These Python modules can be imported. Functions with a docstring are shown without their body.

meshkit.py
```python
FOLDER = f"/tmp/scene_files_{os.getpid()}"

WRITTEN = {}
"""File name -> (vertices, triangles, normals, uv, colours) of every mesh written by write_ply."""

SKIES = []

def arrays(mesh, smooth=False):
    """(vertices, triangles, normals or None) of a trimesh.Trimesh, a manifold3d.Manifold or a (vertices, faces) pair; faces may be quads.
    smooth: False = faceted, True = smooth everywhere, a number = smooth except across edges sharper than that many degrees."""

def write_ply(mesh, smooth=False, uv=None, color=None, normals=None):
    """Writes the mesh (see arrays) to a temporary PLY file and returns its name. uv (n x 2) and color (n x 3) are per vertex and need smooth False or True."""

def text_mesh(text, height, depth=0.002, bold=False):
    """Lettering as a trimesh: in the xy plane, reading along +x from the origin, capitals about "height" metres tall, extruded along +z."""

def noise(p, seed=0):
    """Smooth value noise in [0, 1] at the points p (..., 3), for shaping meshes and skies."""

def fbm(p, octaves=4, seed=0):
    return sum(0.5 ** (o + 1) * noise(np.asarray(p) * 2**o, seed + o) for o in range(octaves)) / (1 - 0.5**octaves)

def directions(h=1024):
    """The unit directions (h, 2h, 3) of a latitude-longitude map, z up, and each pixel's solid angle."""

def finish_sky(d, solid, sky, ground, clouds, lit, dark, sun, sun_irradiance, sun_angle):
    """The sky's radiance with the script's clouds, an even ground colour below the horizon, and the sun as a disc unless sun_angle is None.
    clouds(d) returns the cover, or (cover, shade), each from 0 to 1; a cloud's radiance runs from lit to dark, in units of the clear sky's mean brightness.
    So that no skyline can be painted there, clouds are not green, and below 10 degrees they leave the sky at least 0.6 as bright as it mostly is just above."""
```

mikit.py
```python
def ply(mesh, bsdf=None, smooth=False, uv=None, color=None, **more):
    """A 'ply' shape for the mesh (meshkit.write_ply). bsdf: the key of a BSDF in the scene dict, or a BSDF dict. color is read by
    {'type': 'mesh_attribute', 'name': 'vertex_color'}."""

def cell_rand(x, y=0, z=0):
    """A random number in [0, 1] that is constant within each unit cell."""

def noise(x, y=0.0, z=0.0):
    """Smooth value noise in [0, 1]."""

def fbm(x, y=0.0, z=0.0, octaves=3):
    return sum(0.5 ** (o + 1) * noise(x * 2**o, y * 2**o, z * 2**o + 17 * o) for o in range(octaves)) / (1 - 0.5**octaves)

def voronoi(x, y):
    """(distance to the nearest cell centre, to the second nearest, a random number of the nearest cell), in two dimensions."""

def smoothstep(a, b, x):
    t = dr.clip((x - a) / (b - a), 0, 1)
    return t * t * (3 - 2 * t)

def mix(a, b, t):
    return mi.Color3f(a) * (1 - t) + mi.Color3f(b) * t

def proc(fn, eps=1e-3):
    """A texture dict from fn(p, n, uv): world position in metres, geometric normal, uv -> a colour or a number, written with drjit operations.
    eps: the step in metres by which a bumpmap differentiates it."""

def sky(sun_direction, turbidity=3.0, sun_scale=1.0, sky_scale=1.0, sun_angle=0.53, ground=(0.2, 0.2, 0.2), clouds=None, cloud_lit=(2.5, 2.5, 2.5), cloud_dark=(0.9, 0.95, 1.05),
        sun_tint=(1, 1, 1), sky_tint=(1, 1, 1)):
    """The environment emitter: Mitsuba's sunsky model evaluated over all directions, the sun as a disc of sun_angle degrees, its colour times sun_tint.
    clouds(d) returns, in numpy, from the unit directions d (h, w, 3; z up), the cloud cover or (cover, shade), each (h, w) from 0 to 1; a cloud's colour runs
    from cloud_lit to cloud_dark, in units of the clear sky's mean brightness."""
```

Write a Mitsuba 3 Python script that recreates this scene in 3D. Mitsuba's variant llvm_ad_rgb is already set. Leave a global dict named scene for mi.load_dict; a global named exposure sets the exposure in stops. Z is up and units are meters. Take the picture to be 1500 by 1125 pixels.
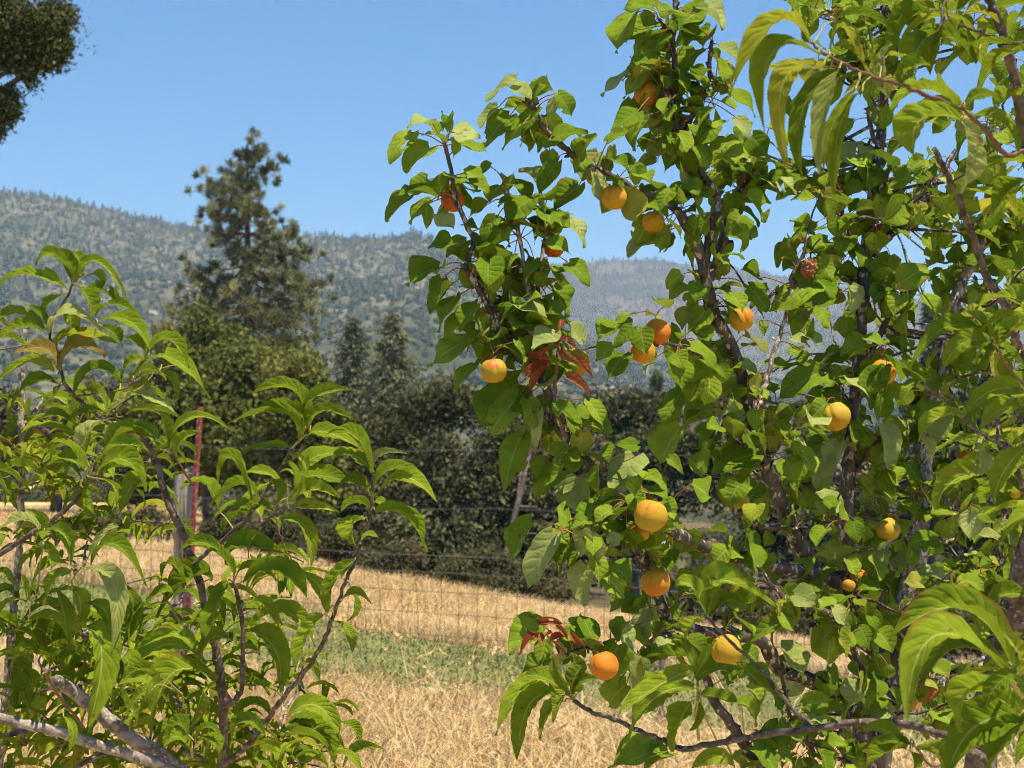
import math
import numpy as np
import trimesh
import mitsuba as mi
import drjit as dr
import mikit
import meshkit
from mikit import proc, noise, fbm, cell_rand, smoothstep, mix

# ------------------------------------------------------------------ camera, sky, exposure
T = mi.ScalarTransform4f
F = 2006.0                       # focal length in pixels of the 1500 x 1125 photograph
PITCH = math.radians(2.2)
CAM = np.array([0.0, 0.0, 1.6])
FWD = np.array([0, math.cos(PITCH), math.sin(PITCH)])
UP = np.array([0, -math.sin(PITCH), math.cos(PITCH)])
RIGHT = np.array([1.0, 0, 0])
exposure = 2.3
scene, labels = {}, {}
scene['camera'] = {'type': 'thinlens', 'fov': math.degrees(2 * math.atan(750 / F)), 'fov_axis': 'x', 'aperture_radius': 0.0021,
                   'focus_distance': 2.1, 'near_clip': 0.05, 'far_clip': 20000.0, 'medium': {'type': 'ref', 'id': 'air'},
                   'to_world': T().look_at(origin=CAM.tolist(), target=(CAM + FWD).tolist(), up=[0, 0, 1])}
scene['sky'] = mikit.sky((0.26, -0.24, 0.935), turbidity=2.4, sun_scale=1.25, sun_tint=(1.0, 0.97, 0.91), sky_scale=0.74, sky_tint=(0.60, 0.97, 1.32), ground=(0.25, 0.22, 0.14))
scene['air'] = {'type': 'homogeneous', 'albedo': {'type': 'rgb', 'value': [0.95, 0.95, 0.95]},
                'sigma_t': {'type': 'rgb', 'value': [0.000095, 0.00015, 0.000215]}}


def at(px, py, D):
    """The point seen at pixel (px, py) of the 1500 x 1125 photograph, D metres along the viewing direction."""
    px, py, D = np.broadcast_arrays(np.asarray(px, float), np.asarray(py, float), np.asarray(D, float))
    return CAM + D[..., None] * (FWD + ((px - 750) / F)[..., None] * RIGHT + ((562.5 - py) / F)[..., None] * UP)


def px_of(p):
    d = np.asarray(p, float) - CAM
    D = d @ FWD
    return np.stack([750 + F * (d @ RIGHT) / D, 562.5 - F * (d @ UP) / D, D], -1)


# ------------------------------------------------------------------ materials
def rgb(*c):
    return {'type': 'rgb', 'value': list(map(float, c))}


def leaf_fn(greens, yellow, red, pale, vein, nveins, slant):
    def fn(p, n, uv):
        k = dr.floor(uv.x / 4)
        t = (uv.x - 4 * k) * 2 - 1
        s = uv.y
        hue = dr.floor(k / 16)
        tone = (k - hue * 16) / 15
        c = mix(greens[0], greens[1], tone)
        c = dr.select(hue > 2.5, mix(pale[0], pale[1], tone), dr.select(hue > 1.5, mix(red[0], red[1], tone), dr.select(hue > 0.5, mix(yellow[0], yellow[1], tone), c)))
        wob_ = (noise(p.x * 60, p.y * 60, p.z * 60) - 0.5) * 0.5
        m = fbm(p.x * 55, p.y * 55, p.z * 55, 3)
        c = c * (0.72 + 0.56 * m)
        a = dr.abs(t)
        mid = 1 - smoothstep(0.02, 0.075, a)
        w = s * nveins - a * slant + wob_
        side = (1 - smoothstep(0.0, 0.13, dr.abs(w - dr.floor(w) - 0.5))) * 0.45 * (1 - smoothstep(0.75, 1.0, a))
        c = mix(c, mi.Color3f(vein) * (0.5 + 0.6 * dr.maximum(tone, 0.25)), dr.maximum(mid * 0.7, side * 0.30))
        spot = smoothstep(0.80, 0.86, noise(p.x * 160, p.y * 160, p.z * 160)) * smoothstep(0.5, 0.62, noise(p.x * 18, p.y * 18, p.z * 18))
        rim = smoothstep(0.72, 0.97, a) * smoothstep(0.68, 0.80, noise(p.x * 16 + 3, p.y * 16, p.z * 16))
        c = mix(c, (0.19, 0.115, 0.03), rim * 0.75)
        return mix(c, (0.12, 0.07, 0.02), spot * 0.6)
    return fn


def thin(fn, rough=0.38, diff=0.8, spec=1.45):
    return {'type': 'principledthin', 'base_color': proc(fn) if callable(fn) else rgb(*fn), 'roughness': rough, 'diff_trans': diff, 'eta': spec, 'spec_trans': 0.0}


scene['peach_leaf_surface'] = thin(leaf_fn([(0.116, 0.198, 0.012), (0.238, 0.340, 0.025)], [(0.22, 0.28, 0.022), (0.33, 0.36, 0.035)], [(0.20, 0.17, 0.035), (0.30, 0.23, 0.06)],
                                           [(0.24, 0.31, 0.07), (0.34, 0.41, 0.13)], (0.50, 0.56, 0.20), 11, 2.2), 0.33, 0.80, 1.6)
scene['apricot_leaf_surface'] = thin(leaf_fn([(0.092, 0.180, 0.012), (0.236, 0.350, 0.034)], [(0.24, 0.29, 0.035), (0.33, 0.36, 0.06)], [(0.27, 0.055, 0.035), (0.30, 0.16, 0.05)],
                                             [(0.24, 0.32, 0.09), (0.33, 0.42, 0.15)], (0.36, 0.44, 0.16), 6, 1.3), 0.31, 0.65, 1.65)


def relief(bsdf, nveins, slant, depth):
    def h(p, n, uv):
        k = dr.floor(uv.x / 4)
        t = dr.abs((uv.x - 4 * k) * 2 - 1)
        w = uv.y * nveins - t * slant + (noise(p.x * 60, p.y * 60, p.z * 60) - 0.5) * 0.5
        d = dr.abs(w - dr.floor(w) - 0.5)
        ridge = smoothstep(0.0, 0.30, d)
        return ridge * (1 - smoothstep(0.8, 1.0, t)) * smoothstep(0.0, 0.12, t) + 0.5 * fbm(p.x * 260, p.y * 260, p.z * 260, 2)
    return {'type': 'bumpmap', 'arbitrary': proc(h, 3e-4), 'scale': depth, 'bsdf': bsdf}


scene['peach_leaf_surface'] = relief(scene['peach_leaf_surface'], 11, 2.2, 0.0006)
scene['apricot_leaf_surface'] = relief(scene['apricot_leaf_surface'], 6, 1.3, 0.0007)


def bark_fn(dark, light, pale, scale, stretch, cover):
    def fn(p, n, uv):
        a = fbm(p.x * scale, p.y * scale, p.z * scale * stretch, 4)
        c = mix(dark, light, smoothstep(0.3, 0.7, a))
        b = fbm(p.x * scale * 2.3 + 9, p.y * scale * 2.3, p.z * scale * 2.3 * stretch, 3)
        return mix(c, pale, smoothstep(cover, cover + 0.12, b))
    return fn


def rough_bark(fn, scale, stretch, depth, rough=0.75):
    def h(p, n, uv):
        return fbm(p.x * scale * 2, p.y * scale * 2, p.z * scale * 2 * stretch, 3)
    return {'type': 'bumpmap', 'arbitrary': proc(h, 4e-4), 'scale': depth, 'bsdf': {'type': 'principled', 'base_color': proc(fn), 'roughness': rough, 'specular': 0.4}}


scene['peach_bark'] = rough_bark(bark_fn((0.13, 0.115, 0.10), (0.32, 0.29, 0.265), (0.44, 0.415, 0.39), 110, 0.8, 0.62), 130, 0.8, 0.0026)
scene['peach_stem_bark'] = rough_bark(bark_fn((0.042, 0.034, 0.029), (0.135, 0.112, 0.097), (0.26, 0.235, 0.215), 110, 0.8, 0.64), 130, 0.8, 0.0012)
scene['apricot_bark'] = rough_bark(bark_fn((0.026, 0.023, 0.021), (0.085, 0.076, 0.070), (0.36, 0.345, 0.33), 60, 0.45, 0.585), 120, 0.45, 0.0022, 0.5)
scene['pale_twig_bark'] = rough_bark(bark_fn((0.10, 0.08, 0.07), (0.34, 0.31, 0.28), (0.55, 0.52, 0.49), 120, 0.5, 0.55), 120, 0.5, 0.003)
scene['young_twig'] = {'type': 'principled', 'base_color': rgb(0.115, 0.060, 0.042), 'roughness': 0.5}
scene['red_leaf_stalk'] = {'type': 'principled', 'base_color': rgb(0.24, 0.085, 0.05), 'roughness': 0.45}
scene['peach_shoot'] = {'type': 'principled', 'base_color': rgb(0.25, 0.23, 0.07), 'roughness': 0.5}


def fruit_fn(a, b, blush):
    def fn(p, n, uv):
        m = fbm(p.x * 38, p.y * 38, p.z * 38, 3)
        c = mix(a, b, smoothstep(0.3, 0.7, m))
        c = mix(c, blush, 0.75 * smoothstep(0.45, 0.75, noise(p.x * 26 + 5, p.y * 26, p.z * 26)))
        f = noise(p.x * 700, p.y * 700, p.z * 700)
        return c * (0.90 + 0.16 * f) * (1 - 0.22 * smoothstep(0.82, 0.90, noise(p.x * 300, p.y * 240, p.z * 240 + 4)))
    return fn


for key, a, b, c in (('apricot_skin_orange', (0.46, 0.125, 0.008), (0.47, 0.19, 0.014), (0.45, 0.085, 0.007)), ('apricot_skin_golden', (0.44, 0.225, 0.012), (0.43, 0.28, 0.022), (0.46, 0.155, 0.009)),
                     ('apricot_skin_yellow', (0.39, 0.265, 0.016), (0.35, 0.28, 0.027), (0.43, 0.205, 0.013))):
    scene[key] = {'type': 'principled', 'base_color': proc(fruit_fn(a, b, c)), 'roughness': 0.6, 'specular': 0.25, 'sheen': 0.08}
scene['torn_fruit_flesh'] = {'type': 'principled', 'base_color': rgb(0.62, 0.14, 0.012), 'roughness': 0.5}
scene['rotten_flesh'] = {'type': 'principled', 'base_color': rgb(0.045, 0.022, 0.012), 'roughness': 0.6}
scene['dried_fruit_skin'] = {'type': 'principled', 'base_color': rgb(0.20, 0.085, 0.03), 'roughness': 0.6}


def crown_fn(dark, light, warm, scale):
    def fn(p, n, uv):
        r = cell_rand(dr.floor(uv.x))
        c = mix(dark, light, r * r)
        return mix(c, warm, 0.7 * smoothstep(0.55, 0.8, fbm(p.x * scale, p.y * scale, p.z * scale, 2)))
    return fn


scene['live_oak_leaf'] = thin(crown_fn((0.040, 0.052, 0.024), (0.185, 0.20, 0.105), (0.155, 0.16, 0.078), 0.9), 0.45, 0.35)
scene['near_oak_leaf'] = thin(crown_fn((0.034, 0.044, 0.018), (0.22, 0.255, 0.115), (0.17, 0.205, 0.08), 2.0), 0.4, 0.5)
scene['black_oak_leaf'] = thin(crown_fn((0.066, 0.092, 0.023), (0.225, 0.265, 0.082), (0.21, 0.225, 0.07), 0.6), 0.45, 0.55)
scene['bush_leaf'] = thin(crown_fn((0.065, 0.075, 0.036), (0.15, 0.16, 0.085), (0.17, 0.15, 0.075), 0.8), 0.5, 0.4)
scene['pine_needles'] = thin(crown_fn((0.085, 0.110, 0.055), (0.38, 0.42, 0.235), (0.28, 0.30, 0.15), 0.35), 0.5, 0.4)
scene['conifer_needles'] = thin(crown_fn((0.080, 0.104, 0.060), (0.23, 0.265, 0.155), (0.19, 0.21, 0.12), 0.3), 0.55, 0.3)
scene['tree_bark'] = rough_bark(bark_fn((0.055, 0.042, 0.034), (0.17, 0.13, 0.10), (0.26, 0.21, 0.17), 9, 0.3, 0.66), 9, 0.3, 0.04)
scene['grey_oak_bark'] = rough_bark(bark_fn((0.045, 0.038, 0.032), (0.11, 0.092, 0.08), (0.16, 0.14, 0.12), 9, 0.3, 0.62), 9, 0.3, 0.04)


def grass_fn(a, b, c):
    def fn(p, n, uv):
        r = cell_rand(dr.floor(uv.x))
        g = mix(a, b, r)
        g = mix(g, c, 0.75 * smoothstep(0.52, 0.72, fbm(p.x * 0.9, p.y * 0.9, 3.0, 3)))
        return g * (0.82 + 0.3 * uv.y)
    return fn


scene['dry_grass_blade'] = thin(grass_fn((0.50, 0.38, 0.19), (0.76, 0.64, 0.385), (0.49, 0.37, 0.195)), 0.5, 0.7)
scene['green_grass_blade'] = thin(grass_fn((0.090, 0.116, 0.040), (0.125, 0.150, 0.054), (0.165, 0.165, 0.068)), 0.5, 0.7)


def fence_y(x):
    return 9.1 - 0.6 * (x + 2.18)


def ground_fn(p, n, uv):
    m = fbm(p.x * 3, p.y * 3, 0, 4)
    l = fbm(p.x * 0.25, p.y * 0.11, 5, 3)
    dry = mix((0.30, 0.22, 0.11), (0.50, 0.385, 0.21), smoothstep(0.25, 0.75, m))
    dry = mix(dry, (0.26, 0.20, 0.11), 0.7 * smoothstep(0.5, 0.66, l))
    e = p.y - (9.1 - 0.6 * (p.x + 2.18)) + (fbm(p.x * 1.3, p.y * 1.3, 2, 3) - 0.5) * 1.4
    strip = smoothstep(0.15, 0.7, e) * (1 - smoothstep(4.1, 4.7, e))
    green = mix((0.080, 0.100, 0.035), (0.115, 0.132, 0.050), smoothstep(0.3, 0.7, fbm(p.x * 5, p.y * 5, 1, 3)))
    c = mix(dry, green, strip)
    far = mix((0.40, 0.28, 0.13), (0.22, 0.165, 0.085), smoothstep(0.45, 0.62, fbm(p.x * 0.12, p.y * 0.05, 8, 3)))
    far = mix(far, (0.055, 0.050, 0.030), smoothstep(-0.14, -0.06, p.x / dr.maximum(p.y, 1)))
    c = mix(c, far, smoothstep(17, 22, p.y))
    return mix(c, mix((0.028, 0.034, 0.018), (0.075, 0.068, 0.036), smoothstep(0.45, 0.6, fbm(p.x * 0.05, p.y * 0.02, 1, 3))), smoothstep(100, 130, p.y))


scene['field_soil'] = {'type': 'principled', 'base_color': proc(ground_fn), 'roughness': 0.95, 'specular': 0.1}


def hill_fn(p, n, uv):
    a = fbm(p.x * 0.02, p.y * 0.02, p.z * 0.03, 4)
    b = fbm(p.x * 0.11 + 7, p.y * 0.11, p.z * 0.11, 3)
    c = mix((0.030, 0.040, 0.022), (0.060, 0.068, 0.039), smoothstep(0.35, 0.65, a))
    c = mix(c, (0.120, 0.112, 0.088), 0.8 * smoothstep(0.46, 0.62, b) * smoothstep(0.46, 0.60, fbm(p.x * 0.007, p.y * 0.007, 3, 3)))
    burnt = smoothstep(2050, 2350, p.y)
    return mix(c, mix((0.036, 0.036, 0.033), (0.080, 0.074, 0.066), smoothstep(0.4, 0.62, a)), burnt)


scene['hill_ground'] = {'type': 'principled', 'base_color': proc(hill_fn), 'roughness': 1.0, 'specular': 0.05}


def hilltree_fn(p, n, uv):
    r = cell_rand(dr.floor(uv.x))
    c = mix((0.018, 0.027, 0.015), (0.058, 0.072, 0.038), r * r)
    c = mix(c, (0.085, 0.088, 0.050), smoothstep(0.8, 0.9, r))
    return mix(c, mix((0.026, 0.028, 0.024), (0.066, 0.062, 0.054), r), 0.85 * smoothstep(2050, 2350, p.y))


scene['hill_tree_leaf'] = {'type': 'principled', 'base_color': proc(hilltree_fn), 'roughness': 0.9, 'specular': 0.1}
scene['dead_snag_wood'] = {'type': 'principled', 'base_color': rgb(0.25, 0.235, 0.215), 'roughness': 0.9}
scene['pale_rock'] = {'type': 'principled', 'base_color': rgb(0.25, 0.235, 0.205), 'roughness': 0.95}


def wood_post_fn(p, n, uv):
    g = fbm(p.x * 70, p.y * 70, p.z * 2.2, 4)
    c = mix((0.17, 0.155, 0.135), (0.42, 0.39, 0.35), smoothstep(0.28, 0.7, g))
    return c * (1 - 0.6 * smoothstep(0.66, 0.72, fbm(p.x * 45 + 3, p.y * 45, p.z * 1.1, 2)))


scene['weathered_wood'] = {'type': 'principled', 'base_color': proc(wood_post_fn), 'roughness': 0.9, 'specular': 0.2}


def red_fn(p, n, uv):
    c = mix((0.20, 0.040, 0.030), (0.28, 0.070, 0.055), fbm(p.x * 60, p.y * 60, p.z * 12, 3))
    return mix(c, (0.34, 0.20, 0.165), smoothstep(0.60, 0.68, fbm(p.x * 90, p.y * 90, p.z * 20 + 4, 3)))


scene['faded_red_paint'] = {'type': 'principled', 'base_color': proc(red_fn), 'roughness': 0.6}
scene['galvanised_steel'] = {'type': 'principled', 'base_color': rgb(0.125, 0.125, 0.12), 'roughness': 0.6, 'metallic': 0.3}
scene['rusty_wire'] = {'type': 'principled', 'base_color': rgb(0.13, 0.105, 0.085), 'roughness': 0.6, 'metallic': 0.3}
scene['green_post_paint'] = {'type': 'principled', 'base_color': rgb(0.16, 0.17, 0.15), 'roughness': 0.6}
scene['white_paint'] = {'type': 'principled', 'base_color': rgb(0.72, 0.74, 0.74), 'roughness': 0.5}


# ------------------------------------------------------------------ helpers
used = {}


def numbered(name):
    n = used.get(name, 0)
    used[name] = n + 1
    return name if n == 0 else f'{name}_{n:03d}'


def tag(key, label=None, category=None, group=None, kind=None):
    d = labels.setdefault(key, {})
    for k, v in (('label', label), ('category', category), ('group', group), ('kind', kind)):
        if v:
            d[k] = v


def put(name, mesh, bsdf, parent=None, smooth=False, uv=None, **tags):
    key = numbered((parent + '__' if parent else '') + name)
    scene[key] = mikit.ply(mesh, bsdf, smooth=smooth, uv=uv)
    if tags:
        tag(key, **tags)
    return key


def thing(name, label, category, group=None):
    key = numbered(name)
    tag(key, label, category, group)
    return key


def catmull(pts, n):
    pts = np.asarray(pts, float)
    if len(pts) == 2:
        return pts[0] + (pts[1] - pts[0]) * np.linspace(0, 1, n)[:, None]
    P = np.vstack([2 * pts[0] - pts[1], pts, 2 * pts[-1] - pts[-2]])
    out = []
    u = np.linspace(0, len(pts) - 1, n)
    i = np.minimum(u.astype(int), len(pts) - 2)
    t = (u - i)[:, None]
    a, b, c, d = P[i], P[i + 1], P[i + 2], P[i + 3]
    return 0.5 * (2 * b + (c - a) * t + (2 * a - 5 * b + 4 * c - d) * t ** 2 + (3 * b - 3 * c + d - a) * t ** 3)


def tube(path, radii, sides=7, bump=0.0, rng=None):
    """(vertices, faces) of a closed tube along the path."""
    path = np.asarray(path, float)
    radii = np.broadcast_to(np.asarray(radii, float), len(path))
    tan = np.gradient(path, axis=0)
    tan /= np.linalg.norm(tan, axis=1, keepdims=True) + 1e-12
    ref = np.array([0.31, 0.87, 0.39])
    ref = np.where(np.abs(tan @ ref)[:, None] > 0.95, [0.9, -0.1, 0.2], ref)
    a = np.cross(tan, ref)
    a /= np.linalg.norm(a, axis=1, keepdims=True)
    b = np.cross(tan, a)
    ang = np.arange(sides) * 2 * np.pi / sides
    r = radii[:, None] * (1 + (bump * (rng.random((len(path), sides)) - 0.5) * 2 if bump else np.zeros((len(path), sides))))
    v = path[:, None] + r[..., None] * (np.cos(ang)[None, :, None] * a[:, None] + np.sin(ang)[None, :, None] * b[:, None])
    n = len(path)
    v = np.vstack([v.reshape(-1, 3), path[:1], path[-1:]])
    i, j = np.meshgrid(np.arange(n - 1), np.arange(sides), indexing='ij')
    j2 = (j + 1) % sides
    q = np.stack([i * sides + j, i * sides + j2, (i + 1) * sides + j2, (i + 1) * sides + j], -1).reshape(-1, 4)
    f = np.vstack([q[:, [0, 1, 2]], q[:, [0, 2, 3]]])
    k = np.arange(sides)
    k2 = (k + 1) % sides
    f = np.vstack([f, np.stack([k2, k, k * 0 + n * sides], 1), np.stack([k + (n - 1) * sides, k2 + (n - 1) * sides, k * 0 + n * sides + 1], 1)])
    return v, f


def join(parts, uvs=None):
    vs, fs, at0 = [], [], 0
    for v, f in parts:
        vs.append(v)
        fs.append(f + at0)
        at0 += len(v)
    m = (np.vstack(vs), np.vstack(fs))
    return m if uvs is None else (m, np.vstack(uvs))


def unit(v):
    v = np.asarray(v, float)
    return v / (np.linalg.norm(v, axis=-1, keepdims=True) + 1e-12)


def cards(P, A, N, length, width):
    """Leaf shaped diamonds, bent along the middle: (vertices, faces, uv). P bases, A directions, N normals."""
    A, N = unit(A), np.asarray(N, float)
    S = unit(np.cross(A, N))
    N = np.cross(S, A)
    L, W = np.asarray(length)[:, None], np.asarray(width)[:, None]
    v = np.stack([P, P + A * L * 0.45 + S * W * 0.5 + N * W * 0.12, P + A * L - N * L * 0.1, P + A * L * 0.45 - S * W * 0.5 + N * W * 0.12], 1)
    n = len(P)
    base = np.arange(n)[:, None] * 4
    f = np.stack([base + [0, 1, 2], base + [0, 2, 3]], 1).reshape(-1, 3)
    ids = np.arange(n)
    uv = np.stack([np.stack([ids + 0.5, ids * 0 + h], 1) for h in (0, 0.45, 1, 0.45)], 1).reshape(-1, 2)
    return v.reshape(-1, 3), f, uv


# ------------------------------------------------------------------ the ground and the hills
def sstep(a, b, x):
    t = np.clip((x - a) / (b - a), 0, 1)
    return t * t * (3 - 2 * t)


def ground_z(x, y):
    x, y = np.asarray(x, float), np.asarray(y, float)
    x0 = np.clip(x / np.maximum(y, 16) * 16, -30, 30)
    crest = -0.36 + np.where(x0 < -2.4, 0.24 + 0.16 * np.tanh((-2.4 - x0) / 2.0), np.where(x0 > 4, -0.86 - 1.0 * np.tanh((x0 - 4) / 6), -0.172 * (x0 + 1)))
    z = crest * sstep(8.0, 15.5, y)
    slope = 0.035 + 0.085 * sstep(-4.2, -1.5, x0)
    z = z - slope * np.clip(y - 16.5, 0, 45) * sstep(15.5, 20, y)
    z = z - 5 * sstep(60, 140, y)
    return z + 0.05 * (meshkit.fbm(np.stack([x * 0.8, y * 0.8, x * 0], -1), 3, 4) - 0.5) * sstep(2, 5, y)


ys = np.concatenate([np.linspace(-40, 3, 12), np.linspace(3.4, 24, 96), np.geomspace(24.6, 480, 60)])
xs = np.linspace(-1, 1, 141)
gy, gx = np.meshgrid(ys, xs, indexing='ij')
gx = np.sign(gx) * (np.abs(gx) ** 1.5) * (14 + np.maximum(gy, 0) * 1.5)
gz = ground_z(gx, gy)


def grid_mesh(X, Y, Z):
    r, c = X.shape
    i, j = np.meshgrid(np.arange(r - 1), np.arange(c - 1), indexing='ij')
    a = (i * c + j).ravel()
    q = np.stack([a, a + 1, a + c + 1, a + c], 1)
    return np.stack([X, Y, Z], -1).reshape(-1, 3), np.vstack([q[:, [0, 1, 2]], q[:, [0, 2, 3]]])


put('field', grid_mesh(gx, gy, gz), 'field_soil', smooth=True, kind='structure')

R1 = np.array([(-900, 230), (-300, 262), (0, 291), (60, 298), (100, 305), (200, 329), (300, 349), (400, 358), (470, 357), (540, 360), (580, 357), (603, 350), (640, 366), (700, 405), (760, 440),
               (820, 478), (880, 520), (1000, 560), (1300, 600), (2400, 625)], float)
R2 = np.array([(-900, 400), (500, 430), (700, 405), (780, 396), (860, 389), (900, 387), (960, 385), (1020, 396), (1080, 400), (1160, 412), (1250, 428), (1350, 444), (1470, 455), (1700, 470), (2400, 500)], float)


def hill_z(px, D):
    """Height of the two ridges over the valley, at the bearing of pixel px and distance D."""
    e1, e2 = np.interp(px, R1[:, 0], R1[:, 1]), np.interp(px, R2[:, 0], R2[:, 1])
    top1 = (640 - e1) / F * 1500 + 8
    top2 = (640 - e2) / F * 2700 + 8
    u = np.clip((D - 420) / 1080, 0, 1)
    rise1 = (0.28 * u + 0.72 * u ** 1.35) * top1
    back = np.clip((D - 1500) / 450, 0, 1)
    z1 = rise1 - (top1 + 12) * 0.45 * back
    v = np.clip((D - 1700) / 1000, 0, 1)
    z2 = v ** 1.2 * top2
    z = -10 * (1 - u) * (1 - v) + np.maximum(z1, z2)
    p = np.stack([px * D / F * 0.004, D * 0.004, D * 0], -1)
    gully = (meshkit.fbm(p, 4, 11) - 0.5) * 60 * np.clip(np.minimum(u * 3, (1 - np.clip((D - 1200) / 300, 0, 1)) + np.clip((D - 1500) / 300, 0, 1) * (1 - np.clip((D - 2450) / 250, 0, 1))), 0, 1)
    fall = np.clip((D - 2700) / 800, 0, 1)
    return 1.6 + z + gully - fall * 90


hp = np.linspace(-900, 2400, 420)
hd = np.concatenate([np.linspace(400, 1500, 110), np.linspace(1510, 2700, 70), np.linspace(2720, 3500, 10)])
HD, HP = np.meshgrid(hd, hp, indexing='ij')
put('hills', grid_mesh((HP - 750) / F * HD, HD, hill_z(HP, HD)), 'hill_ground', smooth=True, kind='structure')

rng = np.random.default_rng(5)


def stamp(tv, tf, pos, scale3, ang, lean=None):
    """Many copies of one small mesh, as one mesh with an id per copy in uv."""
    n, k = len(pos), len(tv)
    c, s = np.cos(ang)[:, None], np.sin(ang)[:, None]
    v = tv[None] * scale3[:, None]
    x, y = v[..., 0] * c - v[..., 1] * s, v[..., 0] * s + v[..., 1] * c
    v = np.stack([x, y, v[..., 2]], -1)
    if lean is not None:
        v[..., :2] += v[..., 2:] * lean[:, None]
    v = v + pos[:, None]
    f = tf[None] + (np.arange(n) * k)[:, None, None]
    uv = np.stack([np.repeat(np.arange(n) + 0.5, k), np.zeros(n * k)], 1)
    return (v.reshape(-1, 3), f.reshape(-1, 3)), uv


def hill_points(n, d0, d1, power=1.0, p0=-350, p1=1850):
    D = d0 + (d1 - d0) * rng.random(n) ** power
    px = rng.uniform(p0, p1, n)
    return np.stack([(px - 750) / F * D, D, hill_z(px, D)], 1), px, D


def cone_tree(layers=2, sides=6):
    vs, fs, at0 = [], [], 0
    for l in range(layers):
        z0, z1, r = 0.10 + 0.36 * l, 0.62 + 0.38 * l, 0.5 * (1 - 0.36 * l)
        a = np.arange(sides) * 2 * np.pi / sides + l
        rr = r * (0.72 + 0.5 * np.random.default_rng(l + 3).random(sides))
        vs += [np.stack([rr * np.cos(a), rr * np.sin(a), a * 0 + z0], 1), [[0, 0, z1]]]
        k = np.arange(sides)
        fs.append(np.stack([k, (k + 1) % sides, k * 0 + sides], 1) + at0)
        at0 += sides + 1
    return np.vstack(vs), np.vstack(fs)


def lump(seed, sub=1, amp=0.6):
    m = trimesh.creation.icosphere(subdivisions=sub)
    v = np.array(m.vertices)
    v = v * (1 - amp / 2 + amp * np.random.default_rng(seed).random((len(v), 1)))
    return v, np.array(m.faces)


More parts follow.
